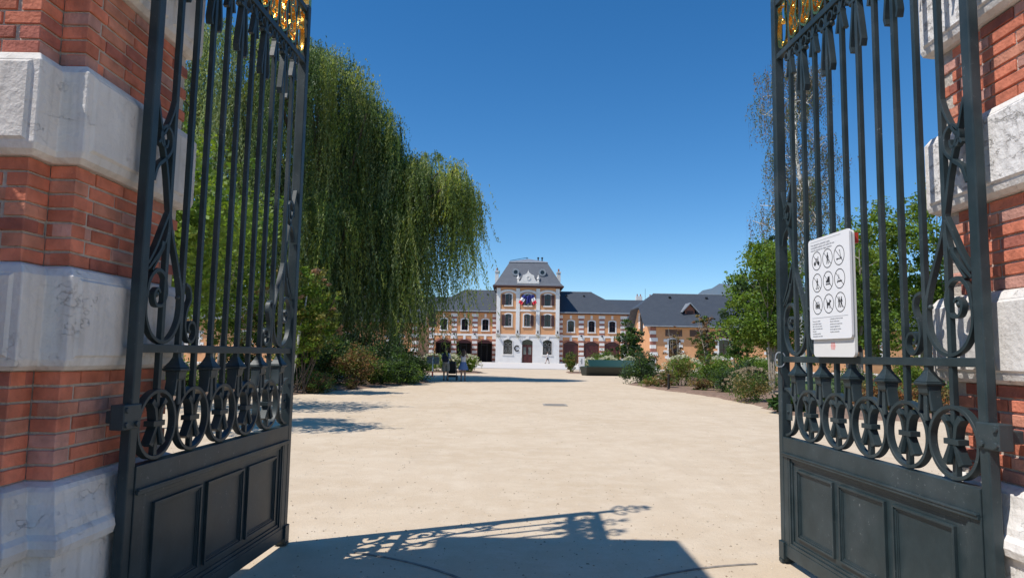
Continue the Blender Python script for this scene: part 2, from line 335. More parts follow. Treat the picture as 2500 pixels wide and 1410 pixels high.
# far mountain
def mountain():
    nx,ny=60,14; vs=[];fs=[]
    for j in range(ny):
        for i in range(nx):
            x=350+i*45; y=2200+j*70
            s=math.sin(math.pi*j/(ny-1))
            h=max(0,(x-345))*.64; h=min(h,290+14*math.sin(x*.011))
            h=h*s+RNG.normal()*5*s
            vs.append((x,y,h-4))
    for j in range(ny-1):
        for i in range(nx-1): fs.append((j*nx+i,j*nx+i+1,(j+1)*nx+i+1,(j+1)*nx+i))
    o=MB().add(vs,fs).build('mountain',mat('haze tinted far slope',(.085,.125,.165),.95,noise=[(.01,(.11,.13,.145),.4,.65,8)]),smooth=True,fix=False); o['kind']='structure'  # blue-grey haze of distance is mixed into the slope's own colour
mountain()
# gate roller tracks set in the ground
def track(cx,cy,r,a0,a1,label):
    vs=[];fs=[];n=40
    for i in range(n+1):
        a=rad(a0+(a1-a0)*i/n)
        for rr,z in ((r-.014,.002),(r-.011,.007),(r+.011,.007),(r+.014,.002)): vs.append((cx+rr*math.cos(a),cy+rr*math.sin(a),z))
    for i in range(n):
        for k in range(3): fs.append((4*i+k,4*i+k+1,4*i+5+k,4*i+4+k))
    o=MB().add(vs,fs).build('gate_track',mat('worn steel track',(.30,.26,.215),.8,.1,noise=[(12,(.12,.11,.10),.4,.7,5)]),fix=True)
    setp(o,label,'gate track','curved roller tracks set in the sand')
track(-1.86,3.33,2.09,14,70,'curved dark roller track in the sand in front of the left gate leaf')
track(2.2,3.08,2.13,100,150,'curved dark roller track in the sand reaching the right gate leaf')
# loose gravel and dry leaf bits lying on the sand near the gate
vs=[];fs=[];tn=[]
for i in range(5200):
    y_=4.0+22*RNG.random()**1.7; x_=RNG.uniform(-.42,.42)*y_*1.55; r_=RNG.uniform(.003,.010)*(1+.35*(RNG.random()<.1))*(1+y_*.03); b_=len(vs)
    an=RNG.uniform(0,6.28); ca,sa=math.cos(an)*r_,math.sin(an)*r_
    vs+=[(x_+ca,y_+sa,.001),(x_-sa*.7,y_+ca*.7,.001),(x_-ca,y_-sa,.001),(x_+sa*.7,y_-ca*.7,.001),(x_,y_,r_*.8)]
    fs+=[(b_,b_+1,b_+4),(b_+1,b_+2,b_+4),(b_+2,b_+3,b_+4),(b_+3,b_,b_+4)]
    c_=np.array([(.50,.42,.31),(.62,.54,.43),(.40,.32,.23),(.32,.25,.18)][RNG.integers(4)])*RNG.uniform(.8,1.1); tn+=[c_]*5
o=MB().add(vs,fs).build('gravel',tintmat('gravel stones',.9,0,.2),fix=False); set_tint(o,np.array(tn)); setp(o,kind='stuff'); setp(o,'loose gravel scattered over the sand drive near the gate','gravel')
# drain grate
t=thing('drain_grate','small grey metal drain grate lying flat in the middle of the sand drive','drain grate',(1.36,20.9,.004))
g=MB(); g.box(-.36,.36,-.36,-.3,0,.012).box(-.36,.36,.3,.36,0,.012).box(-.36,-.3,-.3,.3,0,.012).box(.3,.36,-.3,.3,0,.012); gz=mat('dusty cast iron',(.36,.32,.27),.8); g.build('frame',gz,t)
g=MB()
for i in range(12): g.box(-.3,.3,-.285+i*.05,-.262+i*.05,0,.010)
g.build('slats',gz,t); MB().box(-.3,.3,-.3,.3,-.004,.001).build('pit',M['dark'],t)  # thin dark sheet paints the shade below the slats
# ------------------------------------------------------------ gate pillars
def pillar(label,xi,sx,yf,y1,yb,seed,kz):
    T=thing('gate_pillar',label,'gate pillar',(xi,(yf+yb)/2,0),group='brick and stone gate pillars')
    oy=(yf+yb)/2; W=1.42
    def plan(dd): # passage side is +u
        return [(dd,yb+dd),(dd,y1-dd),(-.12+dd,y1-dd),(-.12+dd,yf-dd),(-W-dd,yf-dd),(-W-dd,yb+dd)]
    za_=1.5+(.886-1.5)*kz; zc_=1.5+(4.95-1.5)*kz
    def zmap(z): return z*za_/.886 if z<.886 else (1.5+(z-1.5)*kz if z<4.95 else zc_+(z-4.95)*1.3)
    def L3(u,y,z): return (sx*u,y-oy,zmap(z))
    rr=random.Random(seed)
    def stack(name,prof,m,bev=0,parent=T):
        return MB().loft([[L3(u,y,z) for u,y in plan(dd)] for z,dd in prof]).build(name,m,parent,bevel=bev)
    stack('mortar_core',[(.7,-.010),(5.0,-.010)],M['mortar'])
    # plinth and base moulding
    stack('plinth',[(-.02,.07),(.60,.07),(.60,.07)],M['stone'],.008)
    stack('base_moulding',[(.602,.07),(.605,.10),(.64,.112),(.67,.105),(.69,.085),(.72,.08),(.75,.066),(.80,.05),(.85,.046),(.868,.035),(.885,.0),(.886,-.02)],M['stone'],.004)
    zs=[1.39,2.365,3.34,4.315]
    def stone(z0,z1):
        s=stack('stone_band',[(z0,-.02),(z0+.001,.022),(z0+.022,.05),(z0+.05,.058),(z1-.05,.058),(z1-.012,.035),(z1,.012),(z1+.001,-.02)],M['stone'],.006)
        # dressed panels standing slightly proud of the smooth margins
        p=MB()
        def pan(axis,c,a0,a1,b0,b1):
            e=.012
            if axis=='u': # face of constant u=c
                q=[L3(c,a0,b0),L3(c,a1,b0),L3(c,a1,b1),L3(c,a0,b1),L3(c+e,a0+e,b0+e),L3(c+e,a1-e,b0+e),L3(c+e,a1-e,b1-e),L3(c+e,a0+e,b1-e)]
            else:
                q=[L3(a0,c,b0),L3(a1,c,b0),L3(a1,c,b1),L3(a0,c,b1),L3(a0+e,c-e,b0+e),L3(a1-e,c-e,b0+e),L3(a1-e,c-e,b1-e),L3(a0+e,c-e,b1-e)]
            p.hexa(q)
        b0,b1=z0+.06,z1-.055
        ym=y1+.60
        pan('u',.0582,y1-.02,ym-.03,b0,b1); pan('u',.0582,ym+.03,yb+.02,b0,b1)
        pan('y',yf-.0582,-.30,-.10,b0,b1); pan('y',yf-.0582,-.8,-.34,b0,b1); pan('y',yf-.0582,-1.4,-.84,b0,b1)
        p.build('dressed_panel',M['stone_rough'] if sx<0 and z0>2 else M['stone'],s)
    for z in zs: stone(z,z+.485)
    # bricks, laid in courses with quoined corners
    for z0,z1,n in ((.886,1.39,7),(1.876,2.365,7),(2.851,3.34,7),(3.826,4.315,7),(4.801,4.95,2)):
        mb=MB(); tint=[]; pl=plan(0); h=(z1-z0)/n
        segs=[(0,1,'u'),(1,2,'y'),(2,3,'u'),(3,4,'y'),(4,5,'U'),(5,0,'Y')]
        for c in range(n):
            za=z0+c*h+.0065; zb=z0+(c+1)*h-.0065
            for si,(i,j,ax) in enumerate(segs):
                a=pl[i]; b=pl[j]; L=math.hypot(b[0]-a[0],b[1]-a[1]); dx,dy=(b[0]-a[0])/L,(b[1]-a[1])/L
                nx,ny={'u':(1,0),'y':(0,-1),'U':(-1,0),'Y':(0,1)}[ax]
                odd=(c+si)%2
                s=0 if odd else .108; e=L if odd else L   # quoins alternate
                if not odd and si in (2,): s=0
                cut=0 if ((c+si+1)%2) else .108
                e=L-cut if L>.3 else L
                if L<.3: s=0;e=L
                x=s; first=True
                while x<e-.02:
                    ln=.232 if not(first and odd and L>.3) else .17
                    if L<.3: ln=L
                    x2=min(x+ln,e)
                    if e-x2<.07: x2=e
                    g0=.0065 if x>0 else 0; g1=.0065 if x2<L else 0
                    o=rr.uniform(-.0025,.003)
                    if rr.random()<.05:o-=.006
                    q=[]
                    ch=.0035
                    for dep,shr in ((-.09,0),(o-.004,0),(o,ch)):
                        ring=[]
                        for (ss,zz) in ((x+g0+shr,za+shr),(x2-g1-shr,za+shr),(x2-g1-shr,zb-shr),(x+g0+shr,zb-shr)):
                            jit=rr.uniform(-.0013,.0013)
                            ring.append(L3(a[0]+dx*ss+nx*dep,a[1]+dy*ss+ny*dep,zz+jit))
                        q.append(ring)
                    nb=len(mb.v); mb.loft(q)
                    k=rr.random(); base=np.array((.62,.205,.125))
                    if k<.15: base=np.array((.66,.28,.185))
                    elif k<.27: base=np.array((.43,.15,.11))
                    elif k<.36: base=np.array((.56,.29,.23))
                    base=base*rr.uniform(.78,1.14)
                    tint+= [base]*(len(mb.v)-nb)
                    x=x2; first=False
        o=mb.build('brickwork',M['brick'],T); set_tint(o,np.array(tint))
    # capital
    stack('cap',[(4.95,-.02),(4.951,.03),(5.0,.05),(5.05,.12),(5.1,.14),(5.14,.22),(5.3,.235),(5.33,.20),(5.5,.05),(5.56,-.15)],M['stone'],.008)
    return T
pillar('left gate pillar of red brick and grey stone bands, mostly in shade',-1.985,1,2.90,3.04,3.99,1,.95)
pillar('right gate pillar of red brick and white stone bands, in full sun',2.32,-1,2.52,2.66,3.62,2,.905)
# unseen wall added outside the gate to shade the left pillar's front
T=thing('shade_wall','unseen brick wall with stone coping, added to shade the front of the left gate pillar','wall',(-3.25,.4,0))
MB().box(-.16,.16,-2.4,2.2,-.02,3.5).build('wall',mat('red brick wall',(.40,.11,.07),.9,noise=[(8,(.30,.09,.06),.4,.7,4)],bump=.4,bscale=30),T)
MB().prism([(-.24,3.5),(.24,3.5),(.24,3.58),(0,3.68),(-.24,3.58)],-2.4,2.2).build('coping',M['stone'],T)
# ------------------------------------------------------------ gates
S=.36
def gate(label,loc,rz,ps):
    T=thing('iron_gate',label,'gate',loc,rz,'wrought iron gate leaves'); I=M['iron']
    XL=2.155; ZM=1.5; ZT=3.87
    def part(mb,name,bev=.0,sm=False,m=I,parent=T): return mb.build(name,m,parent,smooth=sm,bevel=bev)
    part(MB().box(.025,.085,-.026,.026,.03,4.36),'stile',.006)
    mb=MB().box(XL-.07,XL-.005,-.034,.034,.03,4.36); part(mb,'stile',.006)
    part(MB().box(XL-.03,XL+.025,ps*-.054,ps*-.035,.06,4.3),'astragal',.003)
    part(MB().box(.0855,XL-.0705,-.022,.022,ZM-.022,ZM+.022),'middle_rail',.003)
    part(MB().box(.0855,XL-.0705,-.024,.024,ZT-.022,ZT+.022),'top_rail',.003)
    part(MB().box(.0855,XL-.0705,-.024,.024,4.29,4.335),'crown_rail',.003)
    # kick panel
    p=MB().box(.0855,XL-.0705,-.032,.032,.80,.925)
    p.box(.0855,XL-.0705,-.032,.032,.06,.15)
    for a,b in ((.0855,.155),(XL-.14,XL-.0705)): p.box(a,b,-.0318,.0318,.1505,.7995)
    part(p,'panel_frame',.003)
    sheetp=part(MB().box(.155,XL-.14,-.012,.012,.15,.80),'kick_panel')
    mo=MB()
    for sg in (-1,1):
        for k,(a,b) in enumerate(((.030,.040),(.040,.046))):
            y0,y1=sorted((sg*.012,sg*a)) if k==0 else sorted((sg*.012,sg*.021))
            e=.0+.022*k; w_=.022
            xa,xb,za,zb=.156+e,XL-.141-e,.151+e,.799-e
            mo.box(xa,xb,y0,y1,zb-w_,zb).box(xa,xb,y0,y1,za,za+w_).box(xa,xa+w_,y0,y1,za+w_,zb-w_).box(xb-w_,xb,y0,y1,za+w_,zb-w_)
        # weather strip over the panel
        y0,y1=sorted((sg*.0322,sg*.046)); mo.box(.09,XL-.075,y0,y1,.785,.803)
        y0,y1=sorted((sg*.0322,sg*.052)); mo.box(.09,XL-.075,y0,y1,.803,.812)
    part(mo,'moulding',.002,parent=sheetp)
    xs=np.linspace(.24,XL-.225,4)
    for i in range(3):
        xa,xb=xs[i]+.035,xs[i+1]-.035; za,zb=.235,.715
        q=MB()
        for sg in (-1,1):
            for e,w_,h in ((0,.014,.030),(.014,.012,.022),(.026,.008,.017)):
                y0,y1=sorted((sg*.012,sg*h)); A,B,C,D=xa+e,xb-e,za+e,zb-e
                q.box(A,B,y0,y1,D-w_,D).box(A,B,y0,y1,C,C+w_).box(A,A+w_,y0,y1,C+w_,D-w_).box(B-w_,B,y0,y1,C+w_,D-w_)
        part(q,'raised_panel',.0015)
    # vertical bars
    for k in range(10):
        x=.27+S*k/2
        z0=.93 if k%2==0 else ZM-.02
        part(MB().box(x-.0145,x+.0145,-.0145,.0145,z0,4.29),'bar',.002)
    # ring frieze
    rings=[]
    for k in range(5):
        x=.27+S*k
        rg=part(MB().ring(x,1.111,.170,.0095,-.020,.020,48),'ring',.0015,True); rings.append(rg)
    hs=[(x,z) for x,z in spiral(.27+S*5,1.111,.170,.170,90,270,24)]
    rg=part(MB().strip(hs,.0095,-.020,.020).box(XL-.16,XL-.071,-.004,.004,1.05,1.17),'half_ring',.0015)
    part(MB().ball((0,0,0),.012),'bolt',parent=rg).location=(XL-.115,ps*.006,1.11)
    # knotted ribbon in each ring
    def bow(x,zc,parent,sc=1,name='ribbon_knot'):
        q=MB(); q.box(x-.052*sc,x+.052*sc,-.028,.028,zc-.014,zc+.014)
        for sg in (-1,1):
            up_=bez([(x+sg*.018,zc+.012),(x+sg*.024,zc+.05*sc),(x+sg*.034,zc+.085*sc),(x+sg*.062*sc,zc+.118*sc)],5)
            dn=bez([(x+sg*.016,zc-.012),(x+sg*.03,zc-.05*sc),(x+sg*.058*sc,zc-.108*sc)],6)
            q.strip(up_,lambda t:.009+.007*t,-.024,.024).strip(dn,lambda t:.009+.010*t,-.024,.024)
            for yy in (-1,1):
                Y0=yy*.017
                q.loft([[(x-.009,Y0-.006,zc+.01),(x+.009,Y0-.006,zc+.01),(x+.009,Y0+.006,zc+.01),(x-.009,Y0+.006,zc+.01)],
                        [(x-.012,Y0+yy*.004-.006,zc+.07*sc),(x+.012,Y0+yy*.004-.006,zc+.07*sc),(x+.012,Y0+yy*.004+.006,zc+.07*sc),(x-.012,Y0+yy*.004+.006,zc+.07*sc)],
                        [(x-.012,Y0+yy*.022-.006,zc+.10*sc),(x+.012,Y0+yy*.022-.006,zc+.10*sc),(x+.012,Y0+yy*.022+.006,zc+.10*sc),(x-.012,Y0+yy*.022+.006,zc+.10*sc)]])
                q.loft([[(x-.009,Y0-.006,zc-.01),(x+.009,Y0-.006,zc-.01),(x+.009,Y0+.006,zc-.01),(x-.009,Y0+.006,zc-.01)],
                        [(x-.016,Y0+yy*.020-.006,zc-.10*sc),(x+.016,Y0+yy*.020-.006,zc-.10*sc),(x+.016,Y0+yy*.020+.006,zc-.10*sc),(x-.016,Y0+yy*.020+.006,zc-.10*sc)]])
        o=part(q,name,.0015,parent=parent); 
        return o
    for k in range(5): bow(.27+S*k,1.115,rings[k])
    # tassels
    for k in range(5):
        x=.27+S*(k+.5)
        q=MB()
        def sq(h,z): return [(x-h,-h,z),(x+h,-h,z),(x+h,h,z),(x-h,h,z)]
        q.loft([sq(.0155,ZM-.022),sq(.017,1.455),sq(.028,1.43),sq(.042,1.408),sq(.050,1.398)])
        q.loft([sq(.046,1.397),sq(.052,1.393),sq(.052,1.383),sq(.046,1.378)])
        q.loft([sq(.040,1.378),sq(.036,1.340),sq(.022,1.325)])
        for sg in (-1,1):
            q.strip(bez([(x+sg*.036,1.378),(x+sg*.040,1.32),(x+sg*.052,1.25)],6),lambda t:.006+.003*t,-.030,.030)
            yy=sg
            q.loft([[(x-.018,yy*.030-.006,1.378),(x+.018,yy*.030-.006,1.378),(x+.018,yy*.030+.006,1.378),(x-.018,yy*.030+.006,1.378)],
                    [(x-.015,yy*.020-.006,1.325),(x+.015,yy*.020-.006,1.325),(x+.015,yy*.020+.006,1.325),(x-.015,yy*.020+.006,1.325)],
                    [(x-.015,yy*.022-.007,1.20),(x+.015,yy*.022-.007,1.20),(x+.015,yy*.022+.007,1.20),(x-.015,yy*.022+.007,1.20)]])
        part(q,'tassel',.002)
    # big corner scrolls at both ends of the middle rail
    def corner(mx,big=True):
        X=(lambda x:x) if not mx else (lambda x:XL-x+.014)
        def st(pts,t,d0=-.016,d1=.016): q.strip([(X(a),b) for a,b in pts],t,d0,d1)
        q=MB()
        # main stem: stile -> junction -> sweep round the bottom -> spiral
        stem=bez([(.095,2.78),(.15,2.62),(.215,2.44),(.262,2.25),(.30,2.12),(.385,1.93),(.432,1.79),(.425,1.66),(.36,1.565),(.27,1.533),(.17,1.57),(.112,1.66),(.106,1.76)],8)
        st(stem,lambda t:.0075+.003*math.sin(math.pi*t))
        st(bez([(.106,1.76),(.125,1.85),(.185,1.905),(.255,1.885),(.285,1.80),(.255,1.73),(.195,1.725),(.172,1.775),(.2,1.81),(.225,1.79)],7),lambda t:.011-.004*t)
        st(bez([(.262,2.22),(.22,2.14),(.16,2.02),(.098,1.93)],6),.008)
        st(bez([(.262,2.20),(.255,2.10),(.21,2.0),(.14,1.90)],6),.006)
        # leaf buds
        st(bez([(.10,1.90),(.16,1.96),(.215,2.02),(.225,2.06)],5),lambda t:.006+.012*t)
        q.ball((X(.27),0,2.20),.018).ball((X(.27),0,2.165),.015).ball((X(.27),0,1.545),.014).ball((X(.415),0,1.78),.014).ball((X(.2),0,1.78),.018)
        part(q,'corner_scroll',.0015)
        q=MB()
        st(bez([(.272,2.86),(.24,2.76),(.19,2.66),(.12,2.56)],6),.007)
        st(bez([(.10,2.36),(.13,2.44),(.20,2.50),(.245,2.56),(.24,2.64),(.185,2.67),(.14,2.625),(.15,2.565),(.195,2.56),(.205,2.60)],7),lambda t:.010-.003*t)
        q.ball((X(.276),0,2.87),.015)
        part(q,'upper_scroll',.0015)
        q=MB()
        st(bez([(.475,1.86),(.52,1.84),(.535,1.78),(.50,1.71),(.49,1.63),(.52,1.56),(.57,1.54),(.606,1.585),(.59,1.64),(.545,1.65),(.525,1.61),(.55,1.595)],7),lambda t:.008)
        part(q,'small_scroll',.0015)
    corner(False); corner(True)
    # ribbons under the top rail, long ones on the ring bars
    for k in range(11):
        x=.27+S*k/2
        if x>XL-.09: continue
        q=MB(); long=(k%2==0)
        if long:
            zt=ZT-.115
            q.box(x-.060,x+.060,-.022,.022,zt-.012,zt+.010).ball((x+.062,0,zt),.018).ball((x-.062,0,zt),.018)
            for sg in (-1,1):
                q.strip([(x+sg*.020,zt-.01),(x+sg*.042,zt-.15),(x+sg*.062,zt-.285),(x+sg*.050,zt-.325)],.009,-.020,.020)
                q.strip(bez([(x+sg*.016,zt+.01),(x+sg*.02,zt+.05),(x+sg*.055,zt+.085),(x+sg*.085,zt+.06),(x+sg*.085,zt+.025),(x+sg*.062,zt+.02)],5),.006,-.016,.016)
        else:
            zt=ZT-.10
            for sg in (-1,1):
                q.strip([(x+sg*.015,zt),(x+sg*.026,zt-.06),(x+sg*.042,zt-.13)],lambda t:.006+.006*t,-.018,.018)
                q.strip(bez([(x+sg*.013,zt),(x+sg*.03,zt+.055),(x+sg*.06,zt+.065),(x+sg*.075,zt+.03),(x+sg*.055,zt+.01)],5),.005,-.015,.015)
            q.box(x-.022,x+.022,-.020,.020,zt-.01,zt+.014)
        part(q,'hanging_ribbon' if long else 'short_ribbon',.0015)
    # gilded frieze
    for k in range(10):
        x0=.27+S*k/2-.18; xa=max(x0,.09); xb=.27+S*k/2
        q=MB(); c=(xa+xb)/2; h=min(.072,(xb-xa)/2-.012)
        for sg in (-1,1):
            e_=.05*sg*(1 if k%2 else -1); pts=[(c,3.902),(c+sg*h*.8,3.94),(c+sg*h,4.02+e_),(c+sg*h*.55,4.11+e_),(c+sg*h*.9,4.20),(c+sg*h*.7,4.265),(c+sg*h*.2,4.25),(c+sg*h*.15,4.19),(c+sg*h*.45,4.17),(c+sg*h*.5,4.215)]
            q.strip(bez(pts,6),.008,-.020,.020)
            q.strip(bez([(c+sg*h*.75,4.10),(c+sg*h*.2,4.06),(c+sg*h*.12,4.0),(c+sg*h*.4,3.97),(c+sg*h*.6,4.01)],6),.0065,-.016,.016)
        q.ball((c,0,3.935),.020).ball((c,0,4.055),.022).ball((c+.02,0,4.15),.015).ball((c-.02,0,4.15),.015)
        part(q,'gilded_scroll',0,True,M['gold'])
    x0=.27+S*4.5+.02; c=(x0+XL-.07)/2; h=.075
    q=MB()
    for sg in (-1,1): q.strip(bez([(c,3.905),(c+sg*h*.75,3.95),(c+sg*h,4.05),(c+sg*h*.7,4.17),(c+sg*h*.8,4.25),(c+sg*h*.2,4.25)],6),.0065,-.016,.016)
    q.ball((c,0,3.94),.02).ball((c,0,4.12),.024); part(q,'gilded_scroll',0,True,M['gold'])
    # crest finials
    for k,hh in ((0,.42),(1,.36),(2,.42),(3,.38),(4,.50)):
        x=.27+S*k; q=MB()
        q.tube([(x,0,4.33),(x,0,4.33+hh*.7)],.011)
        for sg in (-1,1):
            q.strip(bez([(x,4.36),(x+sg*.07,4.42),(x+sg*.11,4.5),(x+sg*.06,4.55),(x+sg*.04,4.50)],6),.006,-.012,.012)
            q.strip(bez([(x,4.33+hh*.6),(x+sg*.05,4.33+hh*.75),(x+sg*.075,4.33+hh*.95)],5),lambda t:.012-.010*t,-.010,.010)
        q.lathe([(.001,4.33+hh*.6),(.022,4.33+hh*.75),(.012,4.33+hh*.9),(.001,4.33+hh)],x,0,8)
        part(q,'finial',0,True,M['gold'])
    q=MB(); x=XL-.035
    q.box(x-.03,x+.03,-.03,.03,4.36,4.62).tube([(x,0,4.6),(x,0,5.2)],[.018,.010])
    for sg in (-1,1):
        for zz,ww in ((4.62,.20),(4.85,.15),(5.05,.10)):
            q.strip(bez([(x,zz-.05),(x+sg*ww*.6,zz+.02),(x+sg*ww,zz+.12),(x+sg*ww*.6,zz+.17),(x+sg*ww*.4,zz+.1)],6),.008,-.012,.012)
    q.lathe([(.001,5.1),(.035,5.18),(.02,5.25),(.001,5.32)],x,0,8)
    part(q,'finial',0,True,M['gold'])
    # hinge collar and foot
    h_=part(MB().box(-.05,.09,-.036,.036,1.11,1.23).box(-.03,.03,-.10 if ps>0 else .0365,-.0365 if ps>0 else .07,1.14,1.20),'hinge',.006)
    for xx,zz in ((-.035,1.135),(-.035,1.205),(.05,1.135)): part(MB().add(*_disc(xx,ps*.036,zz,.014,ps*.012)),'hinge_bolt',.002,parent=h_)
    part(MB().box(XL-.055,XL+.0,-.05,.05,.008,.035).tube([(XL-.03,-.03,.03),(XL-.03,.03,.03)],.03,12),'roller_foot',.003)
    part(MB().box(XL-.075,XL+.005,-.047,.047,.036,.16),'heel_plate',.003)
    return T
def _disc(x,y,z,r,h,n=10):
    vs=[];
    for yy in (y,y+h):
        for k in range(n): vs.append((x+r*math.cos(6.2832*k/n),yy,z+r*math.sin(6.2832*k/n)))
    return vs,[tuple(range(n)),tuple(range(2*n-1,n-1,-1))]+[(i,(i+1)%n,(i+1)%n+n,i+n) for i in range(n)]
GL=gate('open left gate leaf of dark green wrought iron, hinged to the shaded pillar',(-1.858,3.328,0),rad(90)-.049,-1)
GR=gate('open right gate leaf of dark green wrought iron that carries the white notice board',(2.190,3.107,0),rad(90)+.054,1)
# carabiner and chain loop on the free edge of the right leaf
def gpt(x,y,z):
    a=rad(90)+.054; return (2.190+x*math.cos(a)-y*math.sin(a),3.107+x*math.sin(a)+y*math.cos(a),z)
t=thing('carabiner','small silver carabiner clipped on the middle rail of the right gate leaf','carabiner',gpt(2.10,.05,1.50))
lk=[(.0,.0,.05),(.035,-.01,.045),(.05,-.012,0),(.03,-.012,-.05),(-.005,-.005,-.055),(-.02,0,-.02),(-.015,0,.03),(0,0,.05)]
MB().tube(bez(lk,5),.005,6).build('clip',M['zinc'],t,smooth=True)
MB().tube(bez([(.0,0,-.05),(.01,-.01,-.10),(.03,-.02,-.16),(.02,-.02,-.22)],5),.004,6).build('wire_loop',M['black'],t,smooth=True)
# ------------------------------------------------------------ notice board on the right leaf
a_=rad(90)+.054
t=thing('notice_board','white notice board with nine prohibition symbols fixed to the right gate leaf','sign',gpt(1.02,.034,1.52),a_)
def rr_poly(x0,x1,z0,z1,r,n=6):
    out=[]
    for cx,cz,a0 in ((x1-r,z0+r,-90),(x1-r,z1-r,0),(x0+r,z1-r,90),(x0+r,z0+r,180)):
        for i in range(n+1):
            a=rad(a0+90*i/n); out.append((cx+r*math.cos(a),cz+r*math.sin(a)))
    return out
# local: x along leaf (0..0.51) reader's left is +x, y towards the passage
MB().prism(rr_poly(.0,.50,0,.78,.03),.012,.030).build('back_board',M['paint_cream'],t)
MB().prism(rr_poly(-.004,.506,.115,.785,.022),.034,.048).build('front_board',M['paint_white'],t)
MB().box(.03,.47,-.03,.0115,.70,.765).build('red_bracket',M['red'],t)
MB().box(.03,.47,-.03,.0115,.03,.07).build('lower_bracket',M['black'],t)
W_=.506
def P2(u,v): return (W_-.004-u*.51,.1+v)     # u from reader's left 0..1, v height
YF=.0482
def flat(polys,name,m,parent=t,y=YF,th=.0010):
    q=MB()
    for p in polys: q.prism(p,y,y+th)
    return q.build(name,m,parent)
def pg(cx,cz,s,pts): return [(cx-px*s,cz+pz*s) for px,pz in pts]   # reader's right = -x
def circ(cx,cz,s,ox,oz,r,n=14): return [(cx-(ox+r*math.cos(6.2832*i/n))*s,cz+(oz+r*math.sin(6.2832*i/n))*s) for i in range(n)]
def ln(cx,cz,s,x0,z0,x1,z1,w_):
    L=math.hypot(x1-x0,z1-z0); nx,nz=-(z1-z0)/L*w_,(x1-x0)/L*w_
    return pg(cx,cz,s,[(x0+nx,z0+nz),(x1+nx,z1+nz),(x1-nx,z1-nz),(x0-nx,z0-nz)])
def fig_person(c,ox=0,sc=1,stick=False):
    cx,cz,s=c; g_=[]
    g_.append(circ(cx,cz,s,ox+.02*sc,.52*sc,.09*sc))
    g_.append(pg(cx,cz,s,[(ox-.10*sc,.40*sc),(ox+.12*sc,.40*sc),(ox+.08*sc,-.05*sc),(ox-.08*sc,-.05*sc)]))
    g_.append(ln(cx,cz,s,ox-.04*sc,0,ox-.16*sc,-.6*sc,.05*sc)); g_.append(ln(cx,cz,s,ox+.04*sc,0,ox+.16*sc,-.6*sc,.05*sc))
    g_.append(ln(cx,cz,s,ox+.08*sc,.36*sc,ox+.24*sc,0,.035*sc)); g_.append(ln(cx,cz,s,ox-.08*sc,.36*sc,ox-.2*sc,.02*sc,.035*sc))
    return g_
icons={}
def icon(k,c):
    cx,cz,s=c
    if k==0: return [circ(cx,cz,s,-.38,-.28,.22),circ(cx,cz,s,.38,-.28,.22),ln(cx,cz,s,-.38,-.28,-.1,.15,.03),ln(cx,cz,s,-.1,.15,.3,.2,.03),ln(cx,cz,s,.3,.35,.38,-.28,.03),ln(cx,cz,s,-.1,.15,.05,-.28,.03),ln(cx,cz,s,.05,-.28,.3,.2,.03),ln(cx,cz,s,-.2,.28,.0,.28,.04),ln(cx,cz,s,.2,.4,.42,.36,.04)]
    if k==1: return fig_person(c)+[ln(cx,cz,s,.24,.0,.42,-.5,.02)]
    if k==2: return [circ(cx,cz,s,-.4,-.38,.11),circ(cx,cz,s,.4,-.34,.12),ln(cx,cz,s,-.4,-.34,.25,-.36,.045),ln(cx,cz,s,.36,-.3,.15,.5,.03),ln(cx,cz,s,.02,.5,.2,.52,.03)]
    if k==3: return fig_person(c,.02,.8)+[ln(cx,cz,s,-.35,-.58,.35,-.58,.03),circ(cx,cz,s,-.22,-.68,.05),circ(cx,cz,s,.22,-.68,.05)]
    if k==4: return [pg(cx,cz,s,[(-.05,.42),(.32,.48),(.36,-.16),(-.42,-.16),(-.42,.02),(-.12,.14)])]+[circ(cx,cz,s,x,-.34,.09) for x in (-.36,-.12,.12,.34)]
    if k==5: return [ln(cx,cz,s,-.42,-.26,.44,-.26,.07),ln(cx,cz,s,-.5,-.28,-.38,-.42,.04),ln(cx,cz,s,-.4,-.12,-.1,.15,.02),ln(cx,cz,s,-.1,.15,-.15,.45,.02)]
    if k==6: return [pg(cx,cz,s,[(-.46,.1),(.46,.1),(.46,.04),(-.46,.04)]),pg(cx,cz,s,[(-.46,-.3),(.46,-.3),(.46,-.38),(-.46,-.38)]),pg(cx,cz,s,[(-.46,.04),(-.4,.04),(-.4,-.3),(-.46,-.3)]),pg(cx,cz,s,[(.4,.04),(.46,.04),(.46,-.3),(.4,-.3)]),circ(cx,cz,s,-.24,-.13,.12),circ(cx,cz,s,.24,-.13,.12),pg(cx,cz,s,[(-.1,.0),(.1,.0),(.1,-.26),(-.1,-.26)]),ln(cx,cz,s,-.36,.28,.36,.28,.025),ln(cx,cz,s,-.36,.1,-.36,.28,.025)]
    if k==7: return [pg(cx,cz,s,[(-.36,.12),(.3,.12),(.3,-.18),(-.36,-.18)]),ln(cx,cz,s,-.3,-.15,-.3,-.5,.05),ln(cx,cz,s,.24,-.15,.24,-.5,.05),ln(cx,cz,s,-.14,-.15,-.16,-.42,.04),ln(cx,cz,s,-.34,.08,-.46,.28,.04),pg(cx,cz,s,[(.14,.12),(.22,.46),(.32,.36),(.52,.28),(.48,.16),(.3,.1)])]
    if k==8: return fig_person(c,-.22,.9)+fig_person(c,.22,.9)
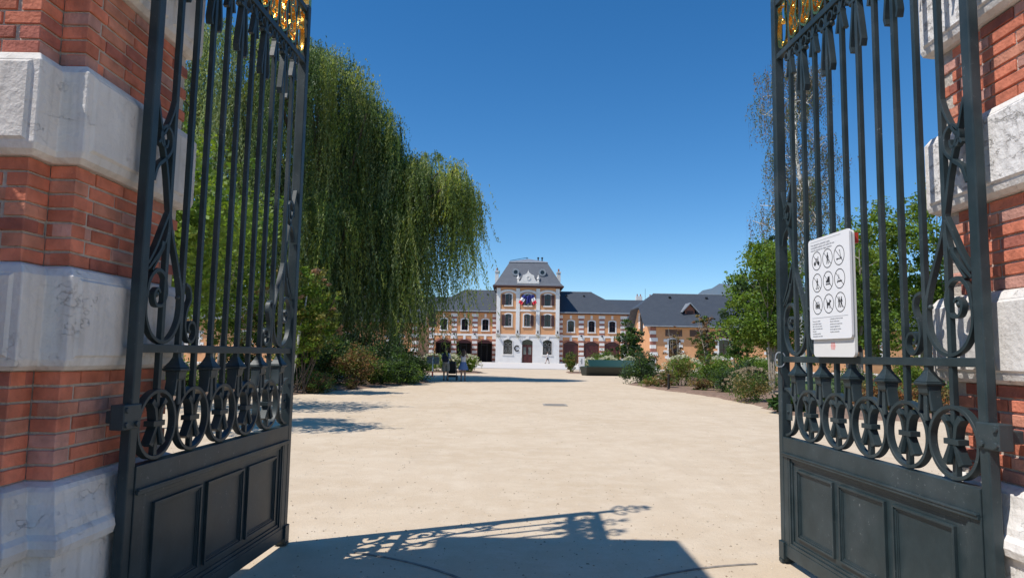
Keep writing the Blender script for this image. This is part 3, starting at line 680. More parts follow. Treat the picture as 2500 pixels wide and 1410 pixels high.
for r in range(3):
    for c_ in range(3):
        u=.205+c_*.275; v=.535-r*.147; cx,cz=P2(u,v); s=.056
        q=MB(); n=32; vs=[]
        for i in range(n):
            a=6.2832*i/n
            for rr_,yy in ((1.04,YF),(.97,YF),(.97,YF+.001),(1.04,YF+.001)): vs.append((cx+rr_*s*1.08*math.cos(a),yy,cz+rr_*s*1.08*math.sin(a)))
        q.add(vs,[(4*i+k,4*i+(k+1)%4,4*((i+1)%n)+(k+1)%4,4*((i+1)%n)+k) for i in range(n) for k in range(4)])
        for p in icon(r*3+c_,(cx,cz,s*1.08)): q.prism(p,YF,YF+.0010)
        q.prism(ln(cx,cz,s*1.08,-.72,.68,.72,-.68,.022),YF,YF+.0014)
        q.build('prohibition_symbol',M['print'],t)
def text(body,u,v,size,m,name='text_line',y=YF):
    cu=bpy.data.curves.new(name,'FONT'); cu.body=body; cu.size=size; cu.extrude=.0005; cu.resolution_u=2
    o=bpy.data.objects.new(name,cu); COL.objects.link(o)
    dg=bpy.context.evaluated_depsgraph_get(); dg.update()
    me=bpy.data.meshes.new_from_object(o.evaluated_get(dg)); bpy.data.objects.remove(o)
    me.name=name; me.materials.clear(); me.materials.append(m)
    o=bpy.data.objects.new(name,me); COL.objects.link(o); o.parent=t
    x,z=P2(u,v); o.location=(x,y+.0004,z); o.rotation_euler=(rad(90),0,rad(180)); return o
text("Pour garantir la propreté, la paix,",.06,.640,.0185,M['printgrey'])
text("la tranquillité publique et le confort de tous",.06,.622,.0172,M['printgrey'])
text("merci de respecter les règles suivantes",.06,.604,.0172,M['printgrey'])
for i,sx_ in enumerate(("Toute autre activité","pouvant gêner, blesser,","salir ou nuire aux autres","usagers est interdite dans","l'enceinte","Les animaux, sauf les","chiens guides, sont exclus")): text(sx_,.06,.130-i*.0165,.0125,M['printgrey'])
for i,sx_ in enumerate(("La direction se réserve le droit","d'exclure du lieu toute","personne qui ne respecte pas","le présent règlement et","de faire appel aux services","de police si nécessaire")): text(sx_,.50,.138-i*.0165,.0122,M['printgrey'])
flat([ [(P2(.06,.665)[0],P2(0,.665)[1]),(P2(.8,.665)[0],P2(0,.665)[1]),(P2(.8,.666)[0],P2(0,.6665)[1]),(P2(.06,.666)[0],P2(0,.6665)[1])],
       [(P2(.06,.155)[0],P2(0,.155)[1]),(P2(.92,.155)[0],P2(0,.155)[1]),(P2(.92,.156)[0],P2(0,.1565)[1]),(P2(.06,.156)[0],P2(0,.1565)[1])]],'rule_line',M['printgrey'])
lg=[]
for j in range(5):
    for i in range(-3,4):
        if abs(i)+abs(j-2)<5: lg.append([(.25+i*.0085-.003,.052+j*.0085-.0012),(.25+i*.0085+.003,.052+j*.0085-.0012),(.25+i*.0085+.003,.052+j*.0085+.0012),(.25+i*.0085-.003,.052+j*.0085+.0012)])
for i in (-2,0,2): lg.append([(.25+i*.0085-.0012,.045),(.25+i*.0085+.0012,.045),(.25+i*.0085+.0012,.094),(.25+i*.0085-.0012,.094)])
flat(lg,'red_logo',M['printred'],y=.0302,th=.0008)
# ------------------------------------------------------------ main building
def arc_top(cx,w,z1,rise,n=8):        # points of a segmental arch from left to right
    return [(cx-w/2+w*i/n, z1-rise*(((i/n-.5)*2)**2)) for i in range(n+1)]
def wall_open(mb,x0,x1,z0,z1,y,thick,ops):
    """front wall in the x-z plane with arched openings: ops = (cx,w,zb,zt,rise)"""
    xs=sorted(set([x0,x1]+[o[0]-o[1]/2 for o in ops]+[o[0]+o[1]/2 for o in ops]))
    for a,b in zip(xs[:-1],xs[1:]):
        m=(a+b)/2; hit=sorted([o for o in ops if abs(m-o[0])<o[1]/2],key=lambda o:o[2])
        z=z0
        for o in hit+[None]:
            zt=o[2] if o else z1
            if zt-z>.001: mb.box(a,b,y,y+thick,z,zt)
            if o:
                cx,w,zb,zt2,rise=o
                pts=[p for p in arc_top(cx,w,zt2,rise) if a-1e-6<=p[0]<=b+1e-6]
                if rise>0:
                    for p,q in zip(pts[:-1],pts[1:]):
                        mb.hexa([(p[0],y,p[1]),(q[0],y,q[1]),(q[0],y+thick,q[1]),(p[0],y+thick,p[1]),(p[0],y,zt2+.001),(q[0],y,zt2+.001),(q[0],y+thick,zt2+.001),(p[0],y+thick,zt2+.001)])
                z=zt2
    return mb
def surround(cx,w,zb,zt,rise,y0,y1,fw=.17):   # stone frame round a window, arched top, sill
    mb=MB(); i=arc_top(cx,w,zt,rise,8); o=arc_top(cx,w+2*fw,zt+fw,rise*1.15,8)
    for k in range(8):
        mb.hexa([(i[k][0],y0,i[k][1]),(i[k+1][0],y0,i[k+1][1]),(i[k+1][0],y1,i[k+1][1]),(i[k][0],y1,i[k][1]),
                 (o[k][0],y0,o[k][1]),(o[k+1][0],y0,o[k+1][1]),(o[k+1][0],y1,o[k+1][1]),(o[k][0],y1,o[k][1])])
    a=zt-rise; b=zt+fw-rise*1.15
    for s in (-1,1):
        xi=cx+s*w/2; xo=cx+s*(w/2+fw)
        mb.hexa([(xi,y0,zb),(xo,y0,zb),(xo,y1,zb),(xi,y1,zb),(xi,y0,a),(xo,y0,b),(xo,y1,b),(xi,y1,a)])
    mb.box(cx-w/2-fw-.05,cx+w/2+fw+.05,y0-.06,y1,zb-.19,zb-.002)
    return mb
BT=thing('civic_building','long orange and white building with a three storey slate roofed centre tower','building',(2.6,108,0))
def bp(mb,name,m,parent=BT,**k):
    # shapes are written in world metres; move them under the building's base point
    mb.v=[(x-2.6,y-108,z) for x,y,z in mb.v] if parent is BT or getattr(parent,'parent',None) is not None else mb.v
    return mb.build(name,m,parent,**k)
TX0,TX1,TY=-2.42,7.60,108.0
bays=[-.50,2.57,5.72]; G0=.24
# tower ground floor (white) and upper floors (orange)
ops=[(bays[0],1.42,1.55,3.9,.28),(bays[1],1.66,G0,3.9,.28),(bays[2],1.42,1.55,3.9,.28)]
bp(wall_open(MB(),TX0,TX1,G0-.1,4.45,TY,.35,ops),'ground_floor_wall',M['whitewall'])
up=[]
for b in bays: up+=[(b,1.02,5.95,7.95,.16),(b,1.02,9.25,11.15,.16)]
bp(wall_open(MB(),TX0+.0,TX1,4.72,12.1,TY+.02,.33,up),'upper_wall',M['stucco2'])
bp(MB().box(TX0+.35,TX1-.35,TY+.36,TY+.4,G0,12.1).box(TX0,TX0+.3,TY+.36,TY+9.9,G0-.1,12.1).box(TX1-.3,TX1,TY+.36,TY+9.9,G0-.1,12.1).box(TX0+.3,TX1-.3,TY+9.6,TY+9.9,G0-.1,12.1),'side_wall',M['stucco2'])
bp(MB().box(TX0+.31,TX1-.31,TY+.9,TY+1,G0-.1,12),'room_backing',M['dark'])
bp(MB().box(TX0-.06,TX1+.06,TY-.10,TY+.3,4.45,4.71),'belt_course',M['white'])
px_=[TX0+.32,.98,4.17,TX1-.32]
for i,x in enumerate(px_):
    bp(MB().box(x-.30,x+.30,TY-.10,TY+.015,4.712,11.98).box(x-.36,x+.36,TY-.14,TY+.015,10.9,11.1).box(x-.34,x+.34,TY-.13,TY+.015,4.712,5.0),'pilaster',M['white'])
for i in range(3):
    a,b=px_[i]+.30,px_[i+1]-.30
    bp(MB().box(a+.001,b-.001,TY-.05,TY+.015,8.32,8.62),'string_course',M['white'])
def arch_band(cx,w,zt,rise,t,y0,y1):
    mb=MB(); i=arc_top(cx,w,zt-t,rise,10); o=arc_top(cx,w,zt,rise*.9,10)
    for k in range(10): mb.hexa([(i[k][0],y0,i[k][1]),(i[k+1][0],y0,i[k+1][1]),(i[k+1][0],y1,i[k+1][1]),(i[k][0],y1,i[k][1]),(o[k][0],y0,o[k][1]),(o[k+1][0],y0,o[k+1][1]),(o[k+1][0],y1,o[k+1][1]),(o[k][0],y1,o[k][1])])
    return mb
for i in range(3):
    a,b=px_[i]+.301,px_[i+1]-.301
    bp(arch_band((a+b)/2,b-a,11.78,.36,.36,TY-.06,TY+.015),'arch_band',M['white'])
def window(cx,w,zb,zt,rise,y,fw=.17,shut=True,openleaf=False,grille=False,keystone=None,wall=None):
    f=bp(surround(cx,w,zb,zt,rise,y-.05,y+.10,fw),'window',M['white'])
    q=MB(); t=.05
    q.box(cx-w/2,cx-w/2+t,y+.16,y+.2,zb,zt-rise).box(cx+w/2-t,cx+w/2,y+.16,y+.2,zb,zt-rise).box(cx-t/2,cx+t/2,y+.16,y+.2,zb,zt).box(cx-w/2+t,cx-t/2,y+.16,y+.2,(zb+zt)/2,(zb+zt)/2+t).box(cx+t/2,cx+w/2-t,y+.16,y+.2,(zb+zt)/2,(zb+zt)/2+t).box(cx-w/2+t,cx-t/2,y+.16,y+.2,zb,zb+t).box(cx+t/2,cx+w/2-t,y+.16,y+.2,zb,zb+t)
    for o in (q,): o.v=[(x-2.6,yy-108,z) for x,yy,z in o.v]; o.build('sash',M['shutter'],f)
    g=MB().prism([(cx-w/2-.0,zb)]+[(cx+w/2,zb)]+arc_top(cx,w,zt,rise)[::-1],y+.21,y+.23); g.v=[(x-2.6,yy-108,z) for x,yy,z in g.v]; g.build('pane',M['glass'],f)
    if shut:
        for s in shut:
            xa=cx+s*(w/2+.03); xb=cx+s*(w/2+.03+w*.52); x0,x1=min(xa,xb),max(xa,xb)
            h=MB().box(x0,x1,y-.11,y-.06,zb+.02,zt-rise*.9)
            for k in range(9): z=zb+.15+k*(zt-zb-.45)/9; h.box(x0+.07,x1-.07,y-.125,y-.111,z,z+.09)
            h.v=[(x-2.6,yy-108,z) for x,yy,z in h.v]; h.build('shutter',M['shutter'],f)
    if openleaf:
        h=MB(); s=openleaf; xe=cx+s*w*.46
        for z in (zb+.06,zb+.65,zb+1.2,zt-rise-.12): h.box(min(cx+s*.08,xe),max(cx+s*.08,xe),y+.10,y+.14,z,z+.07)
        h.box(cx+s*.08-.03,cx+s*.08+.03,y+.10,y+.14,zb+.05,zt-rise).box(xe-.03,xe+.03,y+.10,y+.14,zb+.05,zt-rise)
        h.v=[(x-2.6,yy-108,z) for x,yy,z in h.v]; h.build('open_casement',mat('curtained casement',(.22,.18,.19),.5) if 'cas' not in M else M['cas'],f)
    if grille:
        h=MB()
        for k in range(9):
            x=cx-w/2+.1+k*(w-.2)/8; h.tube([(x,y+.05,zb+.02),(x,y+.05,zt-.9+.12*math.sin(k*math.pi/4))],.018,5)
        for s in (-1,1): h.ring(cx+s*w*.24,zt-.78,w*.17,.03,y+.03,y+.06,16).ring(cx+s*w*.24,zb+.5,w*.13,.025,y+.03,y+.06,14).ring(cx+s*w*.24,zb+.9,w*.08,.025,y+.03,y+.06,12)
        h.v=[(x-2.6,yy-108,z) for x,yy,z in h.v]; h.build('grille',mat('grey ironwork',(.20,.20,.20),.5),f)
    return f
window(bays[0],1.0,9.27,11.1,.16,TY,shut=(-1,),openleaf=1); window(bays[1],1.0,9.27,11.1,.16,TY,shut=(-1,1)); window(bays[2],1.0,9.27,11.1,.16,TY,shut=(-1,1))
window(bays[0],1.0,5.97,7.9,.16,TY,shut=(-1,),openleaf=1); window(bays[1]-.12,1.0,5.97,7.9,.16,TY,shut=(1,),openleaf=-1); window(bays[2],1.0,5.97,7.9,.16,TY,shut=(-1,1))
window(bays[0],1.40,1.57,3.88,.28,TY,fw=.12,shut=None,grille=True); window(bays[2],1.40,1.57,3.88,.28,TY,fw=.12,shut=None,grille=True)
for b in bays: bp(MB().prism([(b-.2,3.95),(b+.2,3.95),(b+.27,4.448),(b-.27,4.448)],TY-.09,TY-.002),'keystone',M['white'])
# door
d_=bp(MB().box(bays[1]-.78,bays[1]+.78,TY+.22,TY+.30,G0,3.05),'door',M['door'])
q=MB()
for s in (-1,1):
    q.box(bays[1]+s*.40-.26,bays[1]+s*.40+.26,TY+.19,TY+.219,.5,1.25).box(bays[1]+s*.40-.26,bays[1]+s*.40+.26,TY+.19,TY+.219,1.4,1.48)
q.box(bays[1]-.03,bays[1]+.03,TY+.18,TY+.219,G0,3.05); q.v=[(x-2.6,y-108,z) for x,y,z in q.v]; q.build('door_moulding',M['door'],d_)
for s in (-1,1):
    q=MB().box(bays[1]+s*.40-.22,bays[1]+s*.40+.22,TY+.20,TY+.219,1.55,2.7); q.v=[(x-2.6,y-108,z) for x,y,z in q.v]; q.build('glazed_panel',mat('etched door glass',(.16,.17,.15),.3),d_)
bp(MB().prism([(bays[1]-.83,3.07),(bays[1]+.83,3.07)]+arc_top(bays[1],1.66,3.9,.28)[::-1],TY+.2,TY+.24),'fanlight',M['glass'])
bp(MB().box(TX0-.03,bays[1]-.95,TY-.05,TY-.002,G0-.1,1.12).box(bays[1]+.95,TX1+.03,TY-.05,TY-.002,G0-.1,1.12),'plinth',M['whitewall'])
# letter C
q=MB(); pts=spiral(.95,2.48,.38,.38,42,318,24); q.strip(pts,.10,TY-.09,TY-.055); bp(q,'letter',M['black'])
# eaves and mansard roof
bp(MB().box(TX0-.15,TX1+.15,TY-.2,TY+10.1,12.1,12.22).box(TX0-.62,TX1+.62,TY-.66,TY+10.5,12.22,12.40),'cornice',M['brown'])
x0,x1,y0,y1=TX0-.35,TX1+.35,TY-.4,TY+10.3
rf=bp(MB().loft([[(x0-.2,y0-.2,12.402),(x1+.2,y0-.2,12.402),(x1+.2,y1+.2,12.402),(x0-.2,y1+.2,12.402)],[(x0+.25,y0+.25,12.9),(x1-.25,y0+.25,12.9),(x1-.25,y1-.25,12.9),(x0+.25,y1-.25,12.9)],
   [(-.47,TY+1.6,16.35),(5.65,TY+1.6,16.35),(5.65,TY+8.3,16.35),(-.47,TY+8.3,16.35)]]),'mansard_roof',M['slate2'])
bp(MB().loft([[(-.58,TY+1.5,16.36),(5.76,TY+1.5,16.36),(5.76,TY+8.4,16.36),(-.58,TY+8.4,16.36)],[(-.5,TY+1.6,16.5),(5.68,TY+1.6,16.5),(5.68,TY+8.3,16.5),(-.5,TY+8.3,16.5)],[(2.5,TY+4.5,17.35),(2.7,TY+4.5,17.35),(2.7,TY+5.4,17.35),(2.5,TY+5.4,17.35)]]),'zinc_cap',M['zinc'])
bp(MB().tube([(-.4,TY+1.6,16.6),(2.4,TY+4.4,17.55),(2.6,TY+4.6,17.5)],.04,6).tube([(2.4,TY+4.4,17.55),(2.4,TY+4.4,17.2)],.05,6),'roof_rail',M['black'])
for x in (4.25,4.9): bp(MB().tube([(x,TY+4,16.7),(x,TY+4,17.35)],.10,8).lathe([(.10,17.3),(.18,17.4),(.18,17.5),(.05,17.6)],x,TY+4,8),'vent_pipe',M['black'])
for x in (TX0-.12,TX1+.12):
    ch=bp(MB().box(x-.28,x+.28,TY+4.2,TY+5.6,12.0,15.05).box(x-.34,x+.34,TY+4.1,TY+5.7,15.05,15.25),'chimney',M['white'])
    q=MB().lathe([(.14,15.25),(.12,15.6),(.16,15.62),(.1,15.8)],x-2.6,4.9,8); q.build('chimney_pot',M['bricktrim'],ch)
for x in (.55,4.82):     # round dormers
    yd=TY-.15+1.2
    c=bp(MB().ring(x,14.62,.46,.13,yd-.75,yd+.9,20),'dormer',M['zinc'],smooth=True)
    q=MB().prism([(x-.3,14.2),(x+.3,14.2),(x+.62,13.98),(x-.62,13.98)],yd-.6,yd+.3); q.v=[(a-2.6,b-108,z) for a,b,z in q.v]; q.build('dormer_base',M['zinc'],c)
    q=MB().lathe([(.001,0),(.3,0.01)],0,0,16); q=MB().prism([(x+.41*math.cos(6.2832*k/16),14.62+.41*math.sin(6.2832*k/16)) for k in range(16)],yd-.64,yd-.62); q.v=[(a-2.6,b-108,z) for a,b,z in q.v]; q.build('pane',M['glass'],c)
# stone pediment standing on the eaves
cx=2.57
q=MB(); prof=[(-1.75,12.75),(1.75,12.75),(1.75,13.05),(1.45,13.1),(1.2,13.35),(.95,13.9),(1.0,14.35),(.75,14.3),(.55,14.55),(.0,15.0),(-.55,14.55),(-.75,14.3),(-1.0,14.35),(-.95,13.9),(-1.2,13.35),(-1.45,13.1),(-1.75,13.05)]
L_=[]
for sgn in (1,):
    left=[p for p in prof]
    # split into convex slabs
    zs_=[12.75,13.0,13.05,13.25,13.7,14.05,14.2,14.55]; ws=[1.75,1.75,1.45,1.2,.95,.9,.5,.05]
    for k in range(len(zs_)-1): q.prism([(cx-ws[k],zs_[k]),(cx+ws[k],zs_[k]),(cx+ws[k+1],zs_[k+1]-.0005),(cx-ws[k+1],zs_[k+1]-.0005)],TY-.35,TY+.35)
pd=bp(q,'pediment',M['white'])
def sub(mb,name,m,parent,**k):
    mb.v=[(a-2.6,b-108,z) for a,b,z in mb.v]; return mb.build(name,m,parent,**k)
sub(MB().ring(cx,13.65,.28,.06,TY-.42,TY-.351,20),'medallion',M['white'],pd)
for s in (-1,1): sub(MB().lathe([(.14,13.05),(.2,13.15),(.1,13.3),(.24,13.55),(.2,13.75),(.08,13.85),(.12,14.0),(.02,14.15)],cx+s*1.6,TY,10),'urn',M['white'],pd,smooth=True)
sub(MB().lathe([(.08,14.5),(.13,14.6),(.04,14.75),(.01,14.95)],cx,TY,8),'finial',M['white'],pd)
# wall lanterns with scrolled brackets on the tower
for x in px_:
    l=bp(MB().box(x-.10,x+.10,TY-.75,TY-.55,4.85,5.15).box(x-.03,x+.03,TY-.7,TY-.14,5.2,5.26).lathe([(.16,5.15),(.05,5.3),(.02,5.36)],x,TY-.65,8),'wall_lantern',M['black'])
    q=MB().strip(bez([(x-.25,4.75),(x-.05,4.35),(x+.2,4.15),(x+.25,4.4),(x+.1,4.5)],6),.03,TY-.5,TY-.11); sub(q,'bracket',mat('gilded bracket',(.42,.36,.20),.5,.4),l)
# ---- wings
def wing(x0,x1,arch_x,side,open_doors):
    WY=109.0; E=8.25; Gz=G0
    ops=[(c,2.42,Gz,3.75,.42) for c in arch_x]+[(c,1.0,5.25,7.05,.16) for c in arch_x]
    bp(wall_open(MB(),x0,x1,Gz-.1,E-.2,WY,.35,ops),'wing_wall',M['stucco'])
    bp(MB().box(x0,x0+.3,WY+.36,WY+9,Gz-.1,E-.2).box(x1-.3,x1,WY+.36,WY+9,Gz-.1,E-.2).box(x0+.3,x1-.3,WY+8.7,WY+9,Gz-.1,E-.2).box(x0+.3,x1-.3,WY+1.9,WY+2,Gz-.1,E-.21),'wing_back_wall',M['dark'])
    bp(MB().box(x0,x1,WY-.06,WY+.1,4.38,4.68),'belt_course',M['white'])
    bp(MB().box(x0-(.6 if side<0 else 0),x1+(.6 if side>0 else 0),WY-.55,WY+9.5,E-.2,E),'eaves',M['brown'])
    bp(MB().tube([(x0-(.6 if side<0 else 0),WY-.62,E+.02),(x1+(.6 if side>0 else 0),WY-.62,E+.02)],.085,6),'gutter',M['zinc'])
    for c in arch_x:
        window(c,.98,5.27,7.03,.16,WY,shut=None)
        bp(MB().box(c-.17,c+.17,WY-.06,WY-.002,7.35,7.9),'keystone',M['white'])
        bp(MB().box(c-.19,c+.19,WY-.08,WY-.002,3.80,4.376),'keystone',M['white'])
        bp(arch_band(c,2.86,4.0,.52,.24,WY-.03,WY-.002),'brick_arch',M['bricktrim'])
    xs=sorted(arch_x); mids=[(a+b)/2 for a,b in zip(xs[:-1],xs[1:])]
    ends=[(x0+.42,.84) if side<0 else (x1-.55,1.1)]+[(x1-.30,.6) if side<0 else (x0+.30,.6)]
    for c,w_ in [(m_,.8) for m_ in mids]+ends:
        if w_==.84: c,w_=x0+.5,1.0
        q=MB(); r=MB()
        for lo,hi in ((Gz,4.378),(4.682,7.9)):
            z=hi; k=0
            while z>lo+.05:
                h=.50 if k==0 else (.42 if k%2==0 else .34); zb=max(lo,z-h)
                wd=w_+.24 if k==0 else w_
                if w_>=.95 or w_<.7: wd=w_
                (q if k%2==0 else r).box(c-wd/2,c+wd/2,WY-(.07 if k%2==0 else .05),WY-.002,zb+.002,z-.002)
                z=zb;k+=1
        pz=bp(q,'quoin_pilaster',M['white']); sub(r,'brick_course',M['bricktrim'],pz)
    for c in mids+[ends[0][0]]:
        bp(MB().box(c-.12,c+.12,WY-.4,WY-.062,4.62,4.72).lathe([(.16,4.50),(.16,4.62),(.05,4.68)],c,WY-.45,8),'flood_lamp',M['black'])
    for c,op in zip(arch_x,open_doors):
        if op:
            bp(MB().prism([(c-1.21,3.2),(c+1.21,3.2)]+arc_top(c,2.42,3.75,.42)[::-1],WY+.15,WY+.2),'transom_panel',M['door'])
            for s in (-1,1):
                xa=c+s*1.19
                dd=bp(MB().box(min(xa,xa-s*.06),max(xa,xa-s*.06),WY-.75,WY+.1,Gz+.02,3.15),'open_door_leaf',M['door'])
            bp(MB().box(c-.62,c-.56,WY+.5,WY+.56,Gz,3.2).box(c+.3,c+.36,WY+.5,WY+.56,Gz,3.2).box(c-.56,c+.3,WY+.5,WY+.56,2.9,2.96),'glazing_bars',M['black'])
        else:
            dd=bp(MB().box(c-1.21,c+1.21,WY+.15,WY+.22,Gz,3.14),'double_door',M['door'])
            q=MB()
            for k in range(11): q.box(c-1.15+k*.22,c-1.15+k*.22+.02,WY+.14,WY+.1499,Gz+.1,3.05)
            sub(q,'board_joints',M['shutter'],dd)
            bp(MB().prism([(c-1.21,3.16),(c+1.21,3.16)]+arc_top(c,2.42,3.75,.42)[::-1],WY+.15,WY+.2),'transom_panel',M['shutter'])
wing(-13.3,-2.42,[-10.75,-7.45,-4.15],-1,[1,1,1])
wing(7.60,18.5,[9.5,12.8,16.1],1,[0,0,0])
# wing roofs: hipped at the outer end, running into the lower ranges
def roof_hip(xa,xb,xr,y0,y1,ze,zr,side):
    ym=(y0+y1)/2
    a=[(xa,y0,ze),(xb,y0,ze),(xb,y1,ze),(xa,y1,ze)]
    if side>0: r=[(xa,ym,zr),(xr,ym,zr)]
    else: r=[(xr,ym,zr),(xb,ym,zr)]
    mb=MB().add(a+r,[(0,1,5,4),(3,4,5,2),(1,2,5),(0,4,3),(0,3,2,1)])
    return mb
bp(roof_hip(7.62,19.2,13.3,108.35,118.7,8.26,12.05,1),'wing_roof',M['slate'])
bp(roof_hip(-14.0,-2.44,-8.0,108.35,118.7,8.26,12.05,-1),'wing_roof',M['slate'])
bp(MB().tube([(7.62,113.5,12.07),(13.3,113.5,12.07)],.07,6),'ridge_cap',M['zinc']); bp(MB().tube([(-8,113.5,12.07),(-2.44,113.5,12.07)],.07,6),'ridge_cap',M['zinc'])
for x,z in ((9.0,11.3),(11.9,11.3),(-6.9,11.3),(-4.0,11.3)):
    f_=(z-8.26)/(12.05-8.26); yy=108.35+f_*5.17; bp(MB().box(x-.13,x+.13,yy-.28,yy+.05,z-.02,z+.14),'roof_vent',M['black'])
# flags on the first-floor window of the tower
for x,ang,lab,kind in ((2.0,-28,'french tricolour flag hanging on the left above the tower doorway','f'),(3.15,22,'french tricolour flag hanging on the right, folded over itself','f'),(2.6,0,'dark blue flag hanging between the two tricolours','b')):
    T=thing('flag',lab,'flag',(2.57,TY-.15,8.9),0,'flags in front of the top middle window')
    dx=x-2.57; top=(dx*.9,-.75,2.05)
    MB().tube([(0,0,.1),top],.03,6).build('flagpole',M['zinc'],T)
    n,m_=8,12; cols=[('blue',(.02,.03,.20)),('white',(.72,.72,.74)),('red',(.66,.03,.05))] if kind=='f' else [('blue',(.015,.02,.16))]
    L=1.55 if kind=='f' else 1.45; wd=1.15
    for ci,(cn,cc) in enumerate(cols):
        vs=[];fs=[]
        for j in range(m_+1):
            for i in range(n+1):
                u=(ci+i/n)/len(cols); v=j/m_
                s_=1.0*(ang/28.) if kind=='f' else .0
                X=top[0]+s_*(u*.75)*1.0+(v-.5)*.55*(1 if kind=='f' else 1.1); Z=top[2]-u*L*.85-(.35*v if ang<0 else .35*(1-v))
                Y=top[1]-.12+.09*math.sin(9*v+3*u)
                vs.append((X,Y,Z))
        for j in range(m_):
            for i in range(n): fs.append((j*(n+1)+i,j*(n+1)+i+1,(j+1)*(n+1)+i+1,(j+1)*(n+1)+i))
        o=MB().add(vs,fs).build(cn+'_stripe' if kind=='f' else 'cloth',mat(cn+' flag cloth',cc,.8),T,smooth=True,fix=False)
        sm=o.modifiers.new('thickness','SOLIDIFY'); sm.thickness=.012
# ---- rear range between wing and outbuildings, with chimneys
for s,lab in ((1,'low slate roofed rear range with two white chimneys, right of the tower'),(-1,'low slate roofed rear range left of the tower behind the willow')):
    X=lambda x: x if s>0 else 5.2-x
    T=thing('rear_range',lab,'building',(X(30),126,0),0,'rear ranges of the courtyard')
    xa,xb=sorted((X(16),X(46))); xa-=X(30);xb-=X(30)
    MB().box(xa,xb,-5,5,-.1,7.6).build('wall',M['stucco'],T)
    MB().box(xa+.01,xb-.01,-5.6,-5.01,7.6,8.9).build('parapet',M['zinc'],T)
    MB().add([(xa-.4,-6,8.9),(xb+.4,-6,8.9),(xb+.4,5.6,8.9),(xa-.4,5.6,8.9),(xa-.4,0,11.9),(xb+.4,0,11.9)],[(0,1,5,4),(3,4,5,2),(1,2,5),(0,4,3),(0,3,2,1)]).build('roof',M['slate'],T)
    if s>0:
        for x in (-6.2,-3.8):
            c=MB().box(x-.55,x+.55,1,2,11.2,12.75).build('chimney',M['white'],T)
            for k in (-.3,.3): MB().lathe([(.12,12.75),(.1,13.1),(.15,13.15)],x+k,1.5,8).build('chimney_pot',M['bricktrim'],c)
        MB().tube([(-5,1.5,12),(-5,1.5,14.2)],.03,5).build('aerial',M['black'],T)
